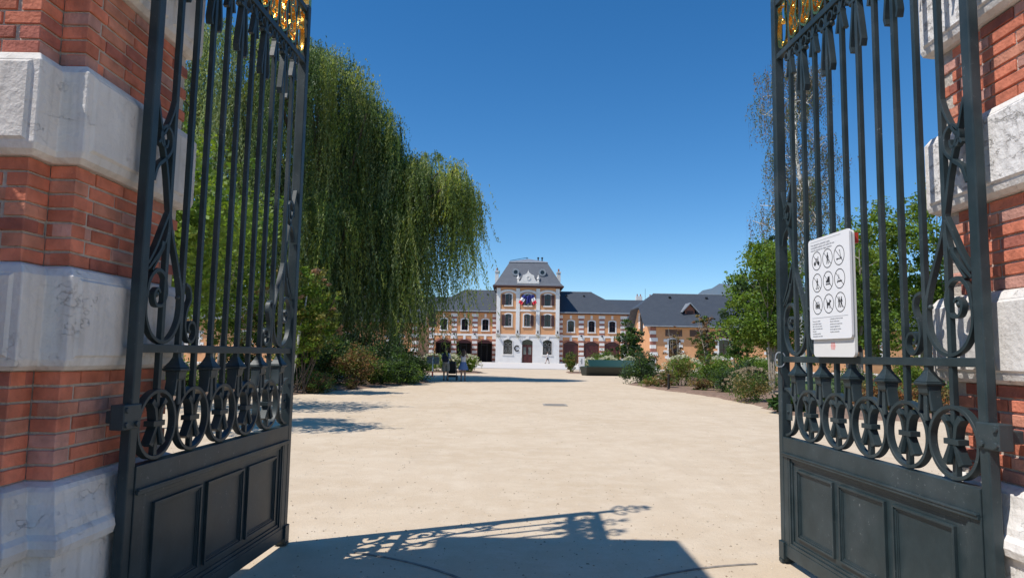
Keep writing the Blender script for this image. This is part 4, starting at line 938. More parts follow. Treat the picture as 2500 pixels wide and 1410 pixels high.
# ---- outbuildings left and right of the courtyard
def outbuilding(s,lab):
    X0=15.75
    T=thing('outbuilding',lab,'building',((X0 if s>0 else 5.2-X0),77,0),0,'stable ranges of the courtyard')
    L=40; D=11; E=4.85; R_=8.95; ym=D/2
    def F(mb): mb.v=[(s*x,y,z) for x,y,z in mb.v]; return mb
    def bld(mb,name,m,par=T,**k): return F(mb).build(name,m,par,**k)
    cs=[2.55+5.65*k for k in range(6)]
    ops=[(c,1.15,1.5,3.55,.12) for c in cs]
    bld(wall_open(MB(),0,L,-.1,E,0,.35,ops),'front_wall',M['stucco2'])
    bld(MB().box(0,.3,.36,D,-.1,E).box(.3,L,D-.3,D,-.1,E).box(.3,L,1.5,1.6,-.1,E-.01),'back_wall',M['stucco'])
    # gable with half hip and deep verge
    bld(MB().add([(0,.0,E+.001),(0,D,E+.001),(0,D*.72,7.3),(0,D*.28,7.3),(.3,.0,E+.001),(.3,D,E+.001),(.3,D*.72,7.3),(.3,D*.28,7.3)],[(0,1,2,3),(4,7,6,5),(0,3,7,4),(3,2,6,7),(2,1,5,6),(0,4,5,1)]),'gable_wall',M['stucco2'])
    q=MB(); 
    for yy in (ym-1.5,ym+1.5):
        for k in range(6): q.box(-.05,-.002,yy-.3+(.06 if k%2 else 0),yy+.3-(.06 if k%2 else 0),4.9+k*.33,5.2+k*.33)
    bld(q,'gable_quoins',M['white'])
    bld(MB().box(-.04,-.001,ym-.8,ym+.8,4.2,6.6),'gable_dark_plate',M['dark'])  # flat plate on the wall, its dark colour paints an opening's shade
    o=.9; e=.55
    top=E+.05
    v=[(-o,-e,top),(L+.5,-e,top),(L+.5,D+e,top),(-o,D+e,top),(1.35,ym,R_),(L,ym,R_),(-o,ym-2.6,top+(R_-top)*((ym-2.6+e)/(ym+e))),(-o,ym+2.6,top+(R_-top)*((ym-2.6+e)/(ym+e)))]
    t_=.16; v2=[(a,b,c+t_) for a,b,c in v]
    fs=[(0,1,5,4,6),(3,7,4,5,2),(6,4,7),(1,2,5)]
    fs2=[tuple(i+8 for i in f) for f in fs]; rim=[(0,1),(1,2),(2,3),(3,7),(7,6),(6,0)]
    rf=bld(MB().add(v+v2,[tuple(reversed(f)) for f in fs]+fs2+[(a,b,b+8,a+8) for a,b in rim]),'roof',M['slate'])
    bld(MB().tube([(1.35,ym,R_+.18),(L,ym,R_+.18)],.06,6),'ridge_cap',M['zinc'],rf)
    bld(MB().tube([(-o,-e-.05,top+.05),(L,-e-.05,top+.05)],.07,6),'gutter',M['zinc'])
    bld(MB().tube([(5.35,-.12,0),(5.35,-.12,E)],.06,6),'downpipe',M['bricktrim'])
    lm=mat('dark timber louvres',(.10,.06,.045),.8)
    for k in range(7): a=1.6+k*2.75 if k<2 else 4.6+(k-1)*2.85; bld(MB().box(a,a+1.9,-.02,-.001,E-1.0,E-.25),'louvre_band',lm)
    for x in (4.8,16.1,27.4):
        dz=6.95; dy=(dz-.55-top)/(R_-top)*(ym+e)-e
        dm=bld(MB().prism([(x-.55,dz-.8),(x+.55,dz-.8),(x+.55,dz),(x,dz+.62),(x-.55,dz)],dy-.1,dy+1.6),'dormer',M['bricktrim'])
        bld(MB().prism([(x-.95,dz-.32),(x,dz+.72),(x,dz+.86),(x-1.03,dz-.25)],dy-.45,dy+1.9).prism([(x+.95,dz-.32),(x+1.03,dz-.25),(x,dz+.86),(x,dz+.72)],dy-.45,dy+1.9),'dormer_roof',M['zinc'],dm)
        bld(MB().box(x-.4,x+.4,dy-.13,dy-.101,dz-.7,dz-.1),'dormer_shutter',M['shutter'],dm)
    for x in (3.2,7.6,12): 
        dz=8.45; dy=(dz-top)/(R_-top)*(ym+e)-e; bld(MB().box(x-.13,x+.13,dy-.25,dy+.05,dz+.1,dz+.3),'roof_vent',M['black'],rf)
    for c in cs:
        f=bld(surround(c,1.15,1.5,3.55,.12,-.05,.1,.16),'window',M['white'])
        q=MB()
        for k in range(4):
            for sd in (-1,1): q.box(*sorted((c+sd*.74,c+sd*(1.15 if k%2 else 1.0))),-.045,-.002,1.35+k*.62,1.66+k*.62)
        bld(q,'quoins',M['white'],f)
        bld(MB().box(c-.575,c+.575,.2,.22,1.5,3.5),'pane',M['glass'],f)
        bld(MB().box(c-.02,c+.02,.15,.19,1.5,3.5).box(c-.57,c+.57,.15,.149,2.4,2.45),'glazing_bar',M['shutter'],f)
    q=MB();r=MB()
    for k in range(12): (q if k%2==0 else r).box(-.06,.55+(.2 if k%4==0 else 0),-.06,.5,.05+k*.4,.05+k*.4+.396)
    p=bld(q,'corner_quoins',M['white']); bld(r,'brick_course',M['bricktrim'],p)
    return T
outbuilding(1,'single storey orange outbuilding with big slate roof and dormers, right of the courtyard')
outbuilding(-1,'single storey orange outbuilding with slate roof, behind the willow on the left')
# ------------------------------------------------------------ vegetation
def quads(name,c,u,v,cols,parent,m):
    """rhombic leaves: centres c, half axes u (long) and v (short)"""
    n=len(c); V=np.empty((n,4,3),'f'); V[:,0]=c-u; V[:,1]=c+v-.15*u; V[:,2]=c+u; V[:,3]=c-v-.15*u
    me=bpy.data.meshes.new(name); me.vertices.add(n*4); me.vertices.foreach_set('co',V.ravel())
    me.loops.add(n*4); me.loops.foreach_set('vertex_index',np.arange(n*4,dtype='i'))
    me.polygons.add(n); me.polygons.foreach_set('loop_start',np.arange(0,n*4,4,dtype='i'))
    me.update(calc_edges=True); me.materials.append(m)
    o=bpy.data.objects.new(name,me); COL.objects.link(o)
    if parent: o.parent=parent
    set_tint(o,np.repeat(cols,4,axis=0)); return o
def unit(a): return a/np.maximum(np.linalg.norm(a,axis=1,keepdims=True),1e-6)
def leafcloud(parent,blobs,n,size,pal,name='foliage',clump=.16,per=38,m=None,asp=.42,up=.5,hollow=.45):
    """blobs: (x,y,z,rx,ry,rz); leaves gather in small clumps spread through each blob"""
    vol=np.array([b[3]*b[4]*b[5] for b in blobs])**.7; vol/=vol.sum()
    C=[];K=[]
    pal=np.array(pal)
    for b,w_ in zip(blobs,vol):
        nc=max(4,int(n*w_/per)); dirs=unit(RNG.normal(size=(nc,3))); r=hollow+(1.08-hollow)*RNG.random(nc)**.6
        wob=1+.22*np.sin(dirs[:,0]*5+b[0])*np.cos(dirs[:,2]*4+b[1])
        cc=np.array(b[:3])+dirs*(r*wob)[:,None]*np.array(b[3:])
        cs=clump*np.mean(b[3:])*RNG.uniform(.5,1.5,nc)
        k=RNG.integers(int(per*.5),int(per*1.5),nc)
        base=pal[RNG.integers(0,len(pal),nc)]*RNG.uniform(.8,1.2,(nc,1))
        idx=np.repeat(np.arange(nc),k)
        C.append(cc[idx]+RNG.normal(size=(len(idx),3))*cs[idx,None]*np.array([1,1,.75])); K.append(base[idx]*RNG.uniform(.75,1.25,(len(idx),1)))
    C=np.concatenate(C);K=np.concatenate(K); k=C[:,2]>.03; C=C[k];K=K[k]
    N=len(C); nrm=unit(RNG.normal(size=(N,3))+np.array([0,0,up])); a=unit(np.cross(nrm,RNG.normal(size=(N,3)))); b_=np.cross(nrm,a)
    s=size*RNG.uniform(.6,1.35,(N,1))*.5
    return quads(name,C.astype('f'),a*s,b_*s*asp*2*.5*1.6,K.astype('f'),parent,m or M['leaf'])
def limbs(parent,paths,m,name='trunk'):
    q=MB()
    for pts,r0,r1 in paths:
        P_=bez(pts,4); n=len(P_); q.tube(P_,[r0+(r1-r0)*i/(n-1) for i in range(n)],7)
    return q.build(name,m,parent,smooth=True)
def branchy(h,stems,spread,rr,r0,sub=4,lean=0):
    paths=[]
    for s in range(stems):
        a=rr.uniform(0,6.28); d_=spread*rr.uniform(.3,1)
        p0=(rr.uniform(-.12,.12)*stems*.5,rr.uniform(-.12,.12)*stems*.5,-.1); p1=(p0[0]+math.cos(a)*d_*.3,p0[1]+math.sin(a)*d_*.3,h*.4); p2=(math.cos(a)*d_,math.sin(a)*d_,h*rr.uniform(.8,.95))
        paths.append(([p0,p1,p2],r0,r0*.25))
        for k in range(sub):
            t=rr.uniform(.35,.95); b0=tuple(p1[i]+(p2[i]-p1[i])*max(0,(t-.4)/.6) for i in range(3)); a2=rr.uniform(0,6.28); l=spread*rr.uniform(.4,.9)
            e=(b0[0]+math.cos(a2)*l,b0[1]+math.sin(a2)*l,b0[2]+l*rr.uniform(.2,.9)); mid=((b0[0]+e[0])/2,(b0[1]+e[1])/2,(b0[2]+e[2])/2-.08*l)
            paths.append(([b0,mid,e],r0*.35,r0*.1))
    return paths
G1=(.10,.18,.026);G2=(.15,.24,.032);G3=(.055,.105,.022);G4=(.165,.235,.035);YB=(.26,.20,.065);BR=(.22,.12,.055);DK=(.028,.055,.018);BL=(.07,.12,.062)
def tree(name,label,cat,x,y,blobs,n,size,pal,bark,h,stems,spread,r0,seed,group=None,parts=None,**k):
    T=thing(name,label,cat,(x,y,0),0,group); rr=random.Random(seed)
    leafcloud(T,blobs,n,size,pal,'crown',**k); limbs(T,branchy(h,stems,spread,rr,r0),bark); return T
# --- the great weeping willow
def willow(x,y,label,domes,seed,leaf=.20,dens=.86,pal=None,group=None,trunk=None):
    T=thing('weeping_willow',label,'tree',(x,y,0),0,group)
    C=[];U=[];V=[];K=[];paths=[]
    pal=np.array(pal or [(.19,.26,.055),(.11,.17,.042),(.28,.33,.085),(.24,.30,.13),(.065,.11,.035),(.085,.14,.045)])
    for (dx,dy,zt,r,zb,ns) in domes:
        ns=int(ns*dens)
        # clusters of strands hang from branch ends
        ncl=max(6,ns//16); A=RNG.uniform(0,6.283,ncl); R=r*np.sqrt(RNG.random(ncl))*RNG.uniform(.85,1.12,ncl)
        gr=RNG.uniform(0,1,ncl); bulge=RNG.uniform(.0,1.0,ncl)**2*.16*r
        for c in range(ncl):
            q=min(1,(R[c]/r)); R[c]+=bulge[c]; bx=dx+R[c]*math.cos(A[c]); by=dy+R[c]*math.sin(A[c])
            bz=zt-(r*.95)*(1-math.sqrt(max(0,1-q*q*.92)))-RNG.uniform(0,.5)-abs(RNG.normal())*.5*r*.35*(gr[c]>.5)
            fall=RNG.uniform(.5,1.0) if zb>1.2 or gr[c]<.68 else RNG.uniform(.9,1.0)
            col=pal[RNG.integers(len(pal))]*RNG.uniform(.75,1.3)*(np.array((1.45,1.3,1.1)) if dx>4 and dy>-.4 else 1)  # right-hand domes tinted brighter and yellower to paint their sunlit side
            if c%5==0: paths.append(([(0,0,min(3.5,zt*.3)),(bx*.45,by*.45,zt*.62),(bx,by,bz)],.16,.03))
            for s in range(16):
                sx=bx+RNG.normal()*.26; sy=by+RNG.normal()*.26; sz=bz+RNG.normal()*.22
                L=(sz-zb)*fall*RNG.uniform(.6,1.0) if gr[c]>.5 else RNG.uniform(.8,2.8)
                L=max(.6,min(L,sz-zb)); m_=int(L/.085)+2
                t=np.linspace(0,1,m_)
                out=np.array([sx-dx,sy-dy])/max(.3,r)
                o_=RNG.uniform(.0,.35); sw=RNG.normal(size=2)*.12*L
                ph=RNG.uniform(0,6)
                px=sx+out[0]*o_*np.sqrt(t)+sw[0]*t*t+.04*np.sin(9*t+ph); py=sy+out[1]*o_*np.sqrt(t)+sw[1]*t*t+.04*np.cos(8*t+ph)
                # short arch up at the start
                pz=sz+.35*np.sin(np.minimum(t*6,1)*math.pi)*RNG.uniform(.2,1)-L*t
                P_=np.stack([px,py,pz],1)+RNG.normal(size=(m_,3))*.035
                C.append(P_); dr=RNG.normal(size=(m_,3))*.42+np.array([0,0,-1.0]); dr=unit(dr)
                sd=unit(np.cross(dr,RNG.normal(size=(m_,3)))); l=leaf*RNG.uniform(.6,1.2,(m_,1))*.5
                U.append(dr*l); V.append(sd*l*.27); K.append(np.tile(col,(m_,1))*RNG.uniform(.75,1.3,(m_,1)))
    # light arching sprays that break the outline
    for (dx,dy,zt,r,zb,ns) in domes:
        for c in range(int(34*r)):
            a=RNG.uniform(0,6.283); e=RNG.uniform(.12,1.45); st=np.array([dx+r*.93*math.cos(a)*math.cos(e),dy+r*.93*math.sin(a)*math.cos(e),zt-r*.95+r*.93*math.sin(e)])
            o_=np.array([math.cos(a)*math.cos(e),math.sin(a)*math.cos(e),.55*math.sin(e)+.25]); ln_=RNG.uniform(.5,1.5); m_=int(ln_/.045)+6; t=np.linspace(0,1,m_)[:,None]
            P_=st+o_*ln_*(t-.15*t*t)+np.array([0,0,-1])*ln_*RNG.uniform(.7,1.6)*t**2.6+RNG.normal(size=(m_,3))*.05
            dr=unit(RNG.normal(size=(m_,3))*.5+np.array([0,0,-.8])); sd=unit(np.cross(dr,RNG.normal(size=(m_,3)))); l=leaf*RNG.uniform(.5,1.0,(m_,1))*.5
            C.append(P_);U.append(dr*l);V.append(sd*l*.26);K.append(np.tile(pal[RNG.integers(len(pal))],(m_,1))*RNG.uniform(.85,1.3,(m_,1)))
    C=np.concatenate(C);U=np.concatenate(U);V=np.concatenate(V);K=np.concatenate(K); k=C[:,2]>.3
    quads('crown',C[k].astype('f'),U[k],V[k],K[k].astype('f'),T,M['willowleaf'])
    limbs(T,[([(0,0,-.2),(.1,.1,2),(0,0,min(3.6,domes[0][2]*.32))],.55,.42)]+paths,M['bark'])
    print('willow leaves',k.sum()); return T
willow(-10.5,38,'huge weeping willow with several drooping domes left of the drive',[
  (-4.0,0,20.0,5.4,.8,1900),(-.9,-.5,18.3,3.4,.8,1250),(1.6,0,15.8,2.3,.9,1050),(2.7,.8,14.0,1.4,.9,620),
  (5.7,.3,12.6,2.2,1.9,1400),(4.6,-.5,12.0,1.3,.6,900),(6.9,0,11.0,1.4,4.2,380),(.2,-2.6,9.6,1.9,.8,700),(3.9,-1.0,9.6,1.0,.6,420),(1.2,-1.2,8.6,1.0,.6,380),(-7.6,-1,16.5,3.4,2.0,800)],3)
# --- broadleaf trees behind the left gate leaf
def lt(x,y,h,r,lab,seed,n=9000,pal=(G1,G2,G4,G2),size=.12):
    rr=random.Random(seed); blobs=[]
    for k in range(9):
        a=rr.uniform(0,6.28); q=rr.uniform(.1,.75)*r; blobs.append((q*math.cos(a),q*math.sin(a),h*rr.uniform(.38,.88),r*rr.uniform(.35,.6),r*rr.uniform(.35,.6),r*rr.uniform(.3,.5)))
    return tree('broadleaf_tree',lab,'tree',x,y,blobs,n,size,pal,M['barkpale'],h,3,r*.55,.055,seed,'young broadleaf trees in the planting beds')
lt(-7.5,12.7,5.4,1.9,'bright green young tree seen through the left gate leaf beside the pillar',21,9000)
lt(-9.2,17.3,6.8,2.6,'bright green tree behind the middle bars of the left gate leaf',22,10000)
lt(-10.6,24.5,7.4,2.5,'taller green tree standing behind the two trees at the left gate leaf',23,10000,size=.15)
lt(-9.6,27.8,5.2,1.9,'olive green small tree left of the white trunked sapling',24,7000,(G1,G3,G2,YB),.14)
# multi-stem shrub with dried flower heads next to the left gate leaf
T=thing('flowering_sapling','tall white stemmed shrub with brown flower heads beside the left gate leaf','shrub',(-7.55,24.3,0))
bl=[(-.1,0,1.4,.6,.5,.5),(.5,0,1.7,.5,.5,.5),(0,0,4.0,.75,.7,.6),(.35,.1,3.2,.8,.7,.6),(-.3,0,3.0,.7,.6,.7),(.75,0,2.6,.6,.5,.5),(.2,-.2,2.2,.7,.6,.4),(1.0,.1,3.4,.35,.3,.35),(1.2,0,2.0,.35,.3,.3)]
leafcloud(T,bl,8500,.11,[G2,G4,(.20,.24,.045),(.24,.24,.06),G2],'foliage'); leafcloud(T,[(.4,0,4.35,.55,.3,.2),(.95,0,3.9,.2,.2,.15),(1.2,0,3.0,.18,.2,.15),(.2,-.3,3.4,.4,.2,.3),(1.45,0,2.3,.12,.1,.25)],420,.09,[(.46,.32,.18),(.40,.26,.15)],'flower_heads',m=M['petal'],hollow=0)
limbs(T,[([(-.15,-.3,-.1),(.0,-.3,1.2),(.1,-.2,2.2)],.075,.05),([(.1,-.2,2.2),(.2,0,3.2),(.3,0,4.2)],.045,.015)],M['birchbark'],'white_stem')
rr=random.Random(5); limbs(T,[([(rr.uniform(-.2,.4),rr.uniform(-.2,.2),-.1),(rr.uniform(-.3,.8),0,1.6),(rr.uniform(-.6,1.4),0,rr.uniform(2.2,4))],.022,.008) for _ in range(11)],M['bark'],'stems')
# --- right side trees
T=thing('birch_tree','tall thin birch with sparse grey brown hanging twigs behind the right gate leaf','tree',(19.6,46,0)); T.scale=(1.08,1.08,1.19)
rr=random.Random(9); paths=[([(0,0,-.2),(-.2,0,5),(.5,.0,9),(-.1,0,13),(.0,0,18.2)],.28,.04)]
ends=[]
for k in range(34):
    t=rr.uniform(.35,.98); z=18.2*t; a=rr.uniform(0,6.28); l=(4.6-3.4*abs(t-.55)/.45*.75)*rr.uniform(.4,1.0)
    b0=(.3*math.sin(t*5),0,z); e=(b0[0]+math.cos(a)*l,math.sin(a)*l*.8,z+l*rr.uniform(.25,.75)); md=((b0[0]+e[0])/2,(b0[1]+e[1])/2,(b0[2]+e[2])/2+.1*l)
    paths.append(([b0,md,e],.075*(1.25-t),.014)); ends.append((e,l)); ends.append((md,l*.6))
    for j in range(3):
        t2=rr.uniform(.3,.9); s0=tuple(b0[i]+(e[i]-b0[i])*t2 for i in range(3)); s1=(s0[0]+rr.uniform(-1,1),s0[1]+rr.uniform(-.8,.8),s0[2]+rr.uniform(.0,.9)); paths.append(([s0,((s0[0]+s1[0])/2,(s0[1]+s1[1])/2,(s0[2]+s1[2])/2+.15),s1],.022,.007)); ends.append((s1,.8))
limbs(T,paths,M['birchbark'])
C=[];U=[];V=[];K=[]
for e,l in ends:
    for s in range(9):
        m_=RNG.integers(10,26); L=RNG.uniform(.5,2.3); t=np.linspace(0,1,m_); st=np.array(e)+RNG.normal(size=3)*np.array([.35,.3,.2])
        P_=st+np.stack([RNG.normal()*.2*t,RNG.normal()*.2*t,-L*t],1)+RNG.normal(size=(m_,3))*.05
        dr=unit(RNG.normal(size=(m_,3))*.6+np.array([0,0,-1])); sd=unit(np.cross(dr,RNG.normal(size=(m_,3)))); q=RNG.uniform(.04,.085,(m_,1))
        C.append(P_);U.append(dr*q);V.append(sd*q*.45); K.append(np.tile([(.15,.14,.07),(.22,.16,.12),(.11,.14,.05),(.13,.16,.06)][RNG.integers(3)],(m_,1))*RNG.uniform(.8,1.3,(m_,1)))
for e,l in ends:
    for s_ in range(7):
        st=np.array(e)+RNG.normal(size=3)*np.array([.3,.3,.2]); L=RNG.uniform(.6,2.2); k=6; t=np.linspace(0,1,k)
        P_=st+np.stack([RNG.normal()*.2*t,RNG.normal()*.2*t,-L*t],1); dd=np.tile(np.array([0,0,-L/k*.62]),(k,1)); C.append(P_);U.append(dd);V.append(np.tile([.007,.004,0],(k,1)));K.append(np.tile((.16,.11,.085),(k,1)))
quads('hanging_twigs',np.concatenate(C).astype('f'),np.concatenate(U),np.concatenate(V),np.concatenate(K).astype('f'),T,M['leaf'])
def rt_(x,y,h,r,lab,seed,n,pal=(G2,G2,G4,G4,G1),size=.12,nb=11,lo=.3,stems=4,r0=.06,hi=.93):
    rr=random.Random(seed); blobs=[]
    for k in range(nb):
        a=rr.uniform(0,6.28); zz=rr.uniform(lo,hi); q=rr.uniform(.05,.8)*r*(1.15-zz*.75); blobs.append((q*math.cos(a),q*math.sin(a),h*zz,r*rr.uniform(.28,.5)*(1.2-.5*zz),r*rr.uniform(.3,.45),r*rr.uniform(.22,.4)))
    return tree('broadleaf_tree',lab,'tree',x,y,blobs,int(n*1.2),size,pal,M['barkpale'],h,stems,r*.6,r0,seed,'young broadleaf trees in the planting beds')
rt_(11.0,28.6,6.6,2.3,'bright green multi stemmed tree just left of the right gate leaf',31,15000,(G2,G4,G2,G1))
rt_(15.2,29.5,8.2,2.9,'leafy green tree behind the notice board on the right gate leaf',32,14000,size=.14)
rt_(18.0,28.2,10.4,3.0,'tallest green tree behind the right gate leaf, next to the brick pillar',33,15000,size=.14)
rt_(15.4,41,8.6,3.2,'dark green tree behind the foot of the birch',34,10000,(G1,G3,G2,DK),.18)
rt_(13.4,26.6,6.2,2.1,'lime green tree right of the notice board on the right gate leaf',41,11000,(G2,G4,G4,G1),.12)
rt_(23.5,33,8,3,'green tree half hidden by the right brick pillar',35,9000,size=.16)
rt_(12.6,44,4.2,1.2,'small brown tinged tree in front of the right outbuilding',36,3500,(G3,BR,G1,YB),.11,lo=.2)
rt_(17.9,63,5.3,1.5,'slender dark green tree in front of the right outbuilding windows',37,4500,(G3,G1,DK,YB),.17,lo=.12)
rt_(21.2,64,5.0,2.0,'low green tree in front of the right outbuilding, left of the multi stemmed tree',38,4500,(G1,G3,G1,YB),.17,lo=.2)
rt_(10.6,61,5.0,1.75,'rounded dark green tree between the bench and the right outbuilding',39,7000,(G3,G1,DK,BL),.16,lo=.15,nb=14)
rt_(15.9,66,4.6,1.3,'thin brown leaved tree against the corner of the right outbuilding',40,1500,(YB,BR,(.2,.12,.05)),.11,lo=.3)
# --- shrubs
def shrub(lab,x,y,r,h,pal,n,seed,size=.08,name='shrub',cat='shrub',group='shrubs of the planting beds',flowers=None,ry=None,spiky=False):
    T=thing(name,lab,cat,(x,y,0),0,group); rr=random.Random(seed); blobs=[]
    for k in range(10):
        a=rr.uniform(0,6.28); q=rr.uniform(0,.6); blobs.append((r*q*math.cos(a),(ry or r)*q*math.sin(a),h*rr.uniform(.2,.72),r*rr.uniform(.4,.6),(ry or r)*rr.uniform(.4,.6),h*rr.uniform(.22,.34)))
    leafcloud(T,blobs,int(n*1.7),size,pal,'foliage',per=24,hollow=.2,clump=.2,asp=.3 if spiky else .42)
    q=MB()
    for k in range(12):
        a=rr.uniform(0,6.28); l=rr.uniform(.2,.85); q.tube([(r*.15*math.cos(a),r*.15*math.sin(a),0),(r*.4*l*math.cos(a),r*.4*l*math.sin(a),h*.4),(r*l*math.cos(a),r*l*math.sin(a),h*rr.uniform(.6,1.02))],[.014,.01,.004],5)
    q.build('stems',M['bark'],T)
    if flowers:
        fc,fn,fs=flowers; C=[]
        heads=fn
        for k in range(heads):
            a=rr.uniform(0,6.28); e=rr.uniform(-.1,1)*math.pi/2; R=rr.uniform(.85,1.05)
            c=np.array((r*R*math.cos(a)*math.cos(e),(ry or r)*R*math.sin(a)*math.cos(e),h*.45+h*.5*math.sin(e)))
            C.append(c+RNG.normal(size=(14,3))*fs*.45)
        C=np.concatenate(C); N=len(C); nr=unit(RNG.normal(size=(N,3))); a_=unit(np.cross(nr,RNG.normal(size=(N,3)))); b_=np.cross(nr,a_); s=fs*.5*RNG.uniform(.5,1,(N,1))
        quads('flowers',C.astype('f'),a_*s,b_*s*.8,np.tile(fc,(N,1))*RNG.uniform(.85,1.1,(N,1)),T,M['petal'])
    return T
HYD=((.62,.62,.42),80,.11)
# left bed
sh=[
 ('low bright green shrub at the foot of the white stemmed sapling',-7.9,23.6,.45,.5,(G2,G1,G4),900,.07,None),
 ('ragged olive shrub with dry brown lower leaves right of the white stemmed sapling',-6.95,24.6,.75,.75,(G1,YB,BR,G3),1800,.07,None),
 ('feathery green shrub behind the ragged olive one',-7.3,26.3,.8,.95,(G2,G1,YB),1800,.08,None),
 ('tall yellow brown shrub in the left bed under the willow',-6.6,29.2,1.0,1.9,(YB,G1,BR,(.15,.13,.04)),3200,.08,None),
 ('dark leafed tall shrub between the yellow brown shrub and the willow curtain',-6.3,33.6,1.5,2.2,(DK,DK,G3),3600,.10,None),
 ('dark purple shrub under the middle of the willow',-8.6,33,1.5,2.3,(DK,(.03,.02,.02),DK),3200,.10,None),
 ('broad dark green shrub at the edge of the left bed',-5.2,32.6,1.15,1.75,(G3,DK,G1,BL),3600,.08,None),
 ('bright green low mound at the edge of the left bed',-4.75,33.4,.55,.75,(G2,G1,G2),1400,.07,None),
 ('dark shrub at the right end of the left bed beside the walking couple',-5.0,35.2,.95,1.5,(DK,G3,DK),3000,.08,None),
 ('sparse pale shrub with dry stems at the rim of the left bed',-6.3,31.4,.6,.75,(G1,YB,G3),900,.07,None),
 ('small dry shrub at the rim of the left bed nearer the gate',-6.4,27.6,.5,.5,(YB,BR,G1),700,.07,None),
 ('dark shrub behind the white stemmed sapling',-8.8,28.5,1.4,2.0,(DK,G3,G3),3200,.10,None),
 ('green shrub seen low through the rings of the left gate leaf',-10.2,21.6,.9,1.0,(G1,G2,G3),1900,.08,None),
 ('broad green shrub seen through the left gate leaf beside the pillar',-11.2,22.9,1.1,1.3,(G1,G3,G2),2400,.08,None),
 ('dark shrub behind the tassels of the left gate leaf',-10.4,26,1.5,1.9,(G3,DK,G1),3000,.10,None),
 ('dark bushy shrub between the purple shrub and the white stemmed sapling',-8.0,30.6,1.5,2.3,(DK,G3,G3,YB),4200,.10,None),
 ('tall dark shrub behind the left bed under the willow trunk',-8.2,37.5,1.8,3.0,(DK,G3,G3),4200,.12,None),
 ('tall green shrub behind the dark ones right of the willow trunk',-6.2,39.0,1.4,2.6,(G3,G1,DK),3800,.11,None),
 ('large leafy shrub far back in the left bed below the willow',-11.0,36.5,2.0,3.2,(G3,G1,YB,DK),4600,.12,None),
 ('mid green bush at the back of the left bed behind the white stemmed sapling',-9.8,31.5,1.6,2.5,(G1,G3,G2),4200,.11,None),
 ('deep green shrub under the right willow curtain',-6.4,35.6,1.3,2.1,(DK,G3,G1),3800,.10,None),
 ('wide green shrub at the middle rim of the left bed',-6.0,31.0,.95,1.3,(G3,G1,DK,G1),3000,.08,None),
 ('feathery dark green bush beside the broad dark shrub of the left bed',-5.7,33.9,1.0,1.7,(G3,G1,BL),3200,.09,None),
 ('green shrub far left behind the left gate leaf',-13.4,24,1.4,1.6,(G1,G3,G2),2600,.09,None),
]
for i,(lab,x,y,r,h,pal,n,s_,fl) in enumerate(sh): shrub(lab,x,y,r,h,pal,n,100+i,s_,flowers=fl)
# right bed
sh=[
 ('rounded dark green shrub at the tip of the right bed by the bench',7.25,37.6,1.15,2.0,(G3,G1,DK,BL),4200,.085,None),
 ('low yellow green shrub at the rim of the right bed tip',7.1,34.3,.6,.7,(G1,G2,YB),1200,.07,None),
 ('brown dry shrub just left of the black bollard',7.6,33.2,.6,1.1,(BR,YB,G3),1300,.07,None),
 ('tall feathery yellow green shrub behind the black bollard',8.7,35,1.1,1.75,(YB,G1,G2,(.16,.14,.05)),3000,.07,None),
 ('reddish brown low shrub right of the black bollard',8.6,30.8,.7,.65,(BR,G3,YB),1200,.07,None),
 ('green leafy shrub in the middle of the right bed',9.9,33,1.1,1.5,(G2,G1,G4,G3),3000,.08,None),
 ('blue green shrub in the middle of the right bed',9.2,29.4,.85,1.15,(BL,G3,G1),2600,.06,None),
 ('dark blue green shrub right of the middle of the right bed',10.4,30.2,1.1,1.4,(G3,BL,DK),3000,.07,None),
 ('rounded bush with dried pale flower heads nearest the drive in the right bed',8.35,23.6,.98,1.25,(G1,G3,YB,(.12,.13,.05)),4000,.06,((.42,.34,.22),110,.055)),
 ('broad hedge like shrub left of the multi stemmed tree',12.6,34.5,1.8,1.7,(G1,G2,G3),3800,.09,None),
 ('golden brown shrub seen through the rings of the right gate leaf',10.9,20.4,.9,1.0,(YB,BR,G1,(.24,.12,.04)),2800,.065,((.36,.12,.03),40,.05)),
 ('orange brown dry shrub seen through the second ring of the right gate leaf',12.2,19.8,.9,.9,(BR,YB,G3),2600,.065,((.40,.14,.04),50,.05)),
 ('green shrub with yellow flowers beside the right brick pillar',12.9,18.5,.7,.75,(G2,G1,G4),1900,.065,((.55,.42,.03),30,.05)),
 ('green low shrub behind the rings of the right gate leaf',9.7,21.6,.7,.75,(G1,G2,G3),1700,.065,None),
 ('silvery green shrub behind the tassels of the right gate leaf',12.4,24.5,1.2,1.2,(BL,G1,(.12,.14,.08)),2800,.07,None),
 ('yellow green tall shrub behind the fourth tassel of the right gate leaf',14.6,25,.9,1.8,(G4,G2,G4),2600,.08,None),
 ('green clipped shrub right of the yellow green one',16.3,24.2,1.3,1.3,(G1,G3,G2),2800,.08,None),
 ('dark shrub low behind the right brick pillar',18.5,23.4,1.4,1.3,(G3,G1,DK),2600,.08,None),
]
for i,(lab,x,y,r,h,pal,n,s_,fl) in enumerate(sh): shrub(lab,x,y,r,h,pal,n,200+i,s_,flowers=fl)
# big leafed plant at the foot of the right gate
T=thing('broad_leaved_plant','low plant with big dark green leaves beside the right gate leaf','plant',(7.75,19.3,0))
leafcloud(T,[(0,0,.22,.55,.4,.2),(.4,.2,.3,.4,.4,.2)],260,.26,[(.035,.075,.018),(.05,.10,.025)],'leaves',per=12,hollow=.1,asp=.7,up=1.5)
limbs(T,[([(0,0,0),(.1*math.cos(k),.1*math.sin(k),.12),(.35*math.cos(k),.3*math.sin(k),.25)],.008,.005) for k in range(9)],M['leaf'] if False else M['bark'],'stalks')
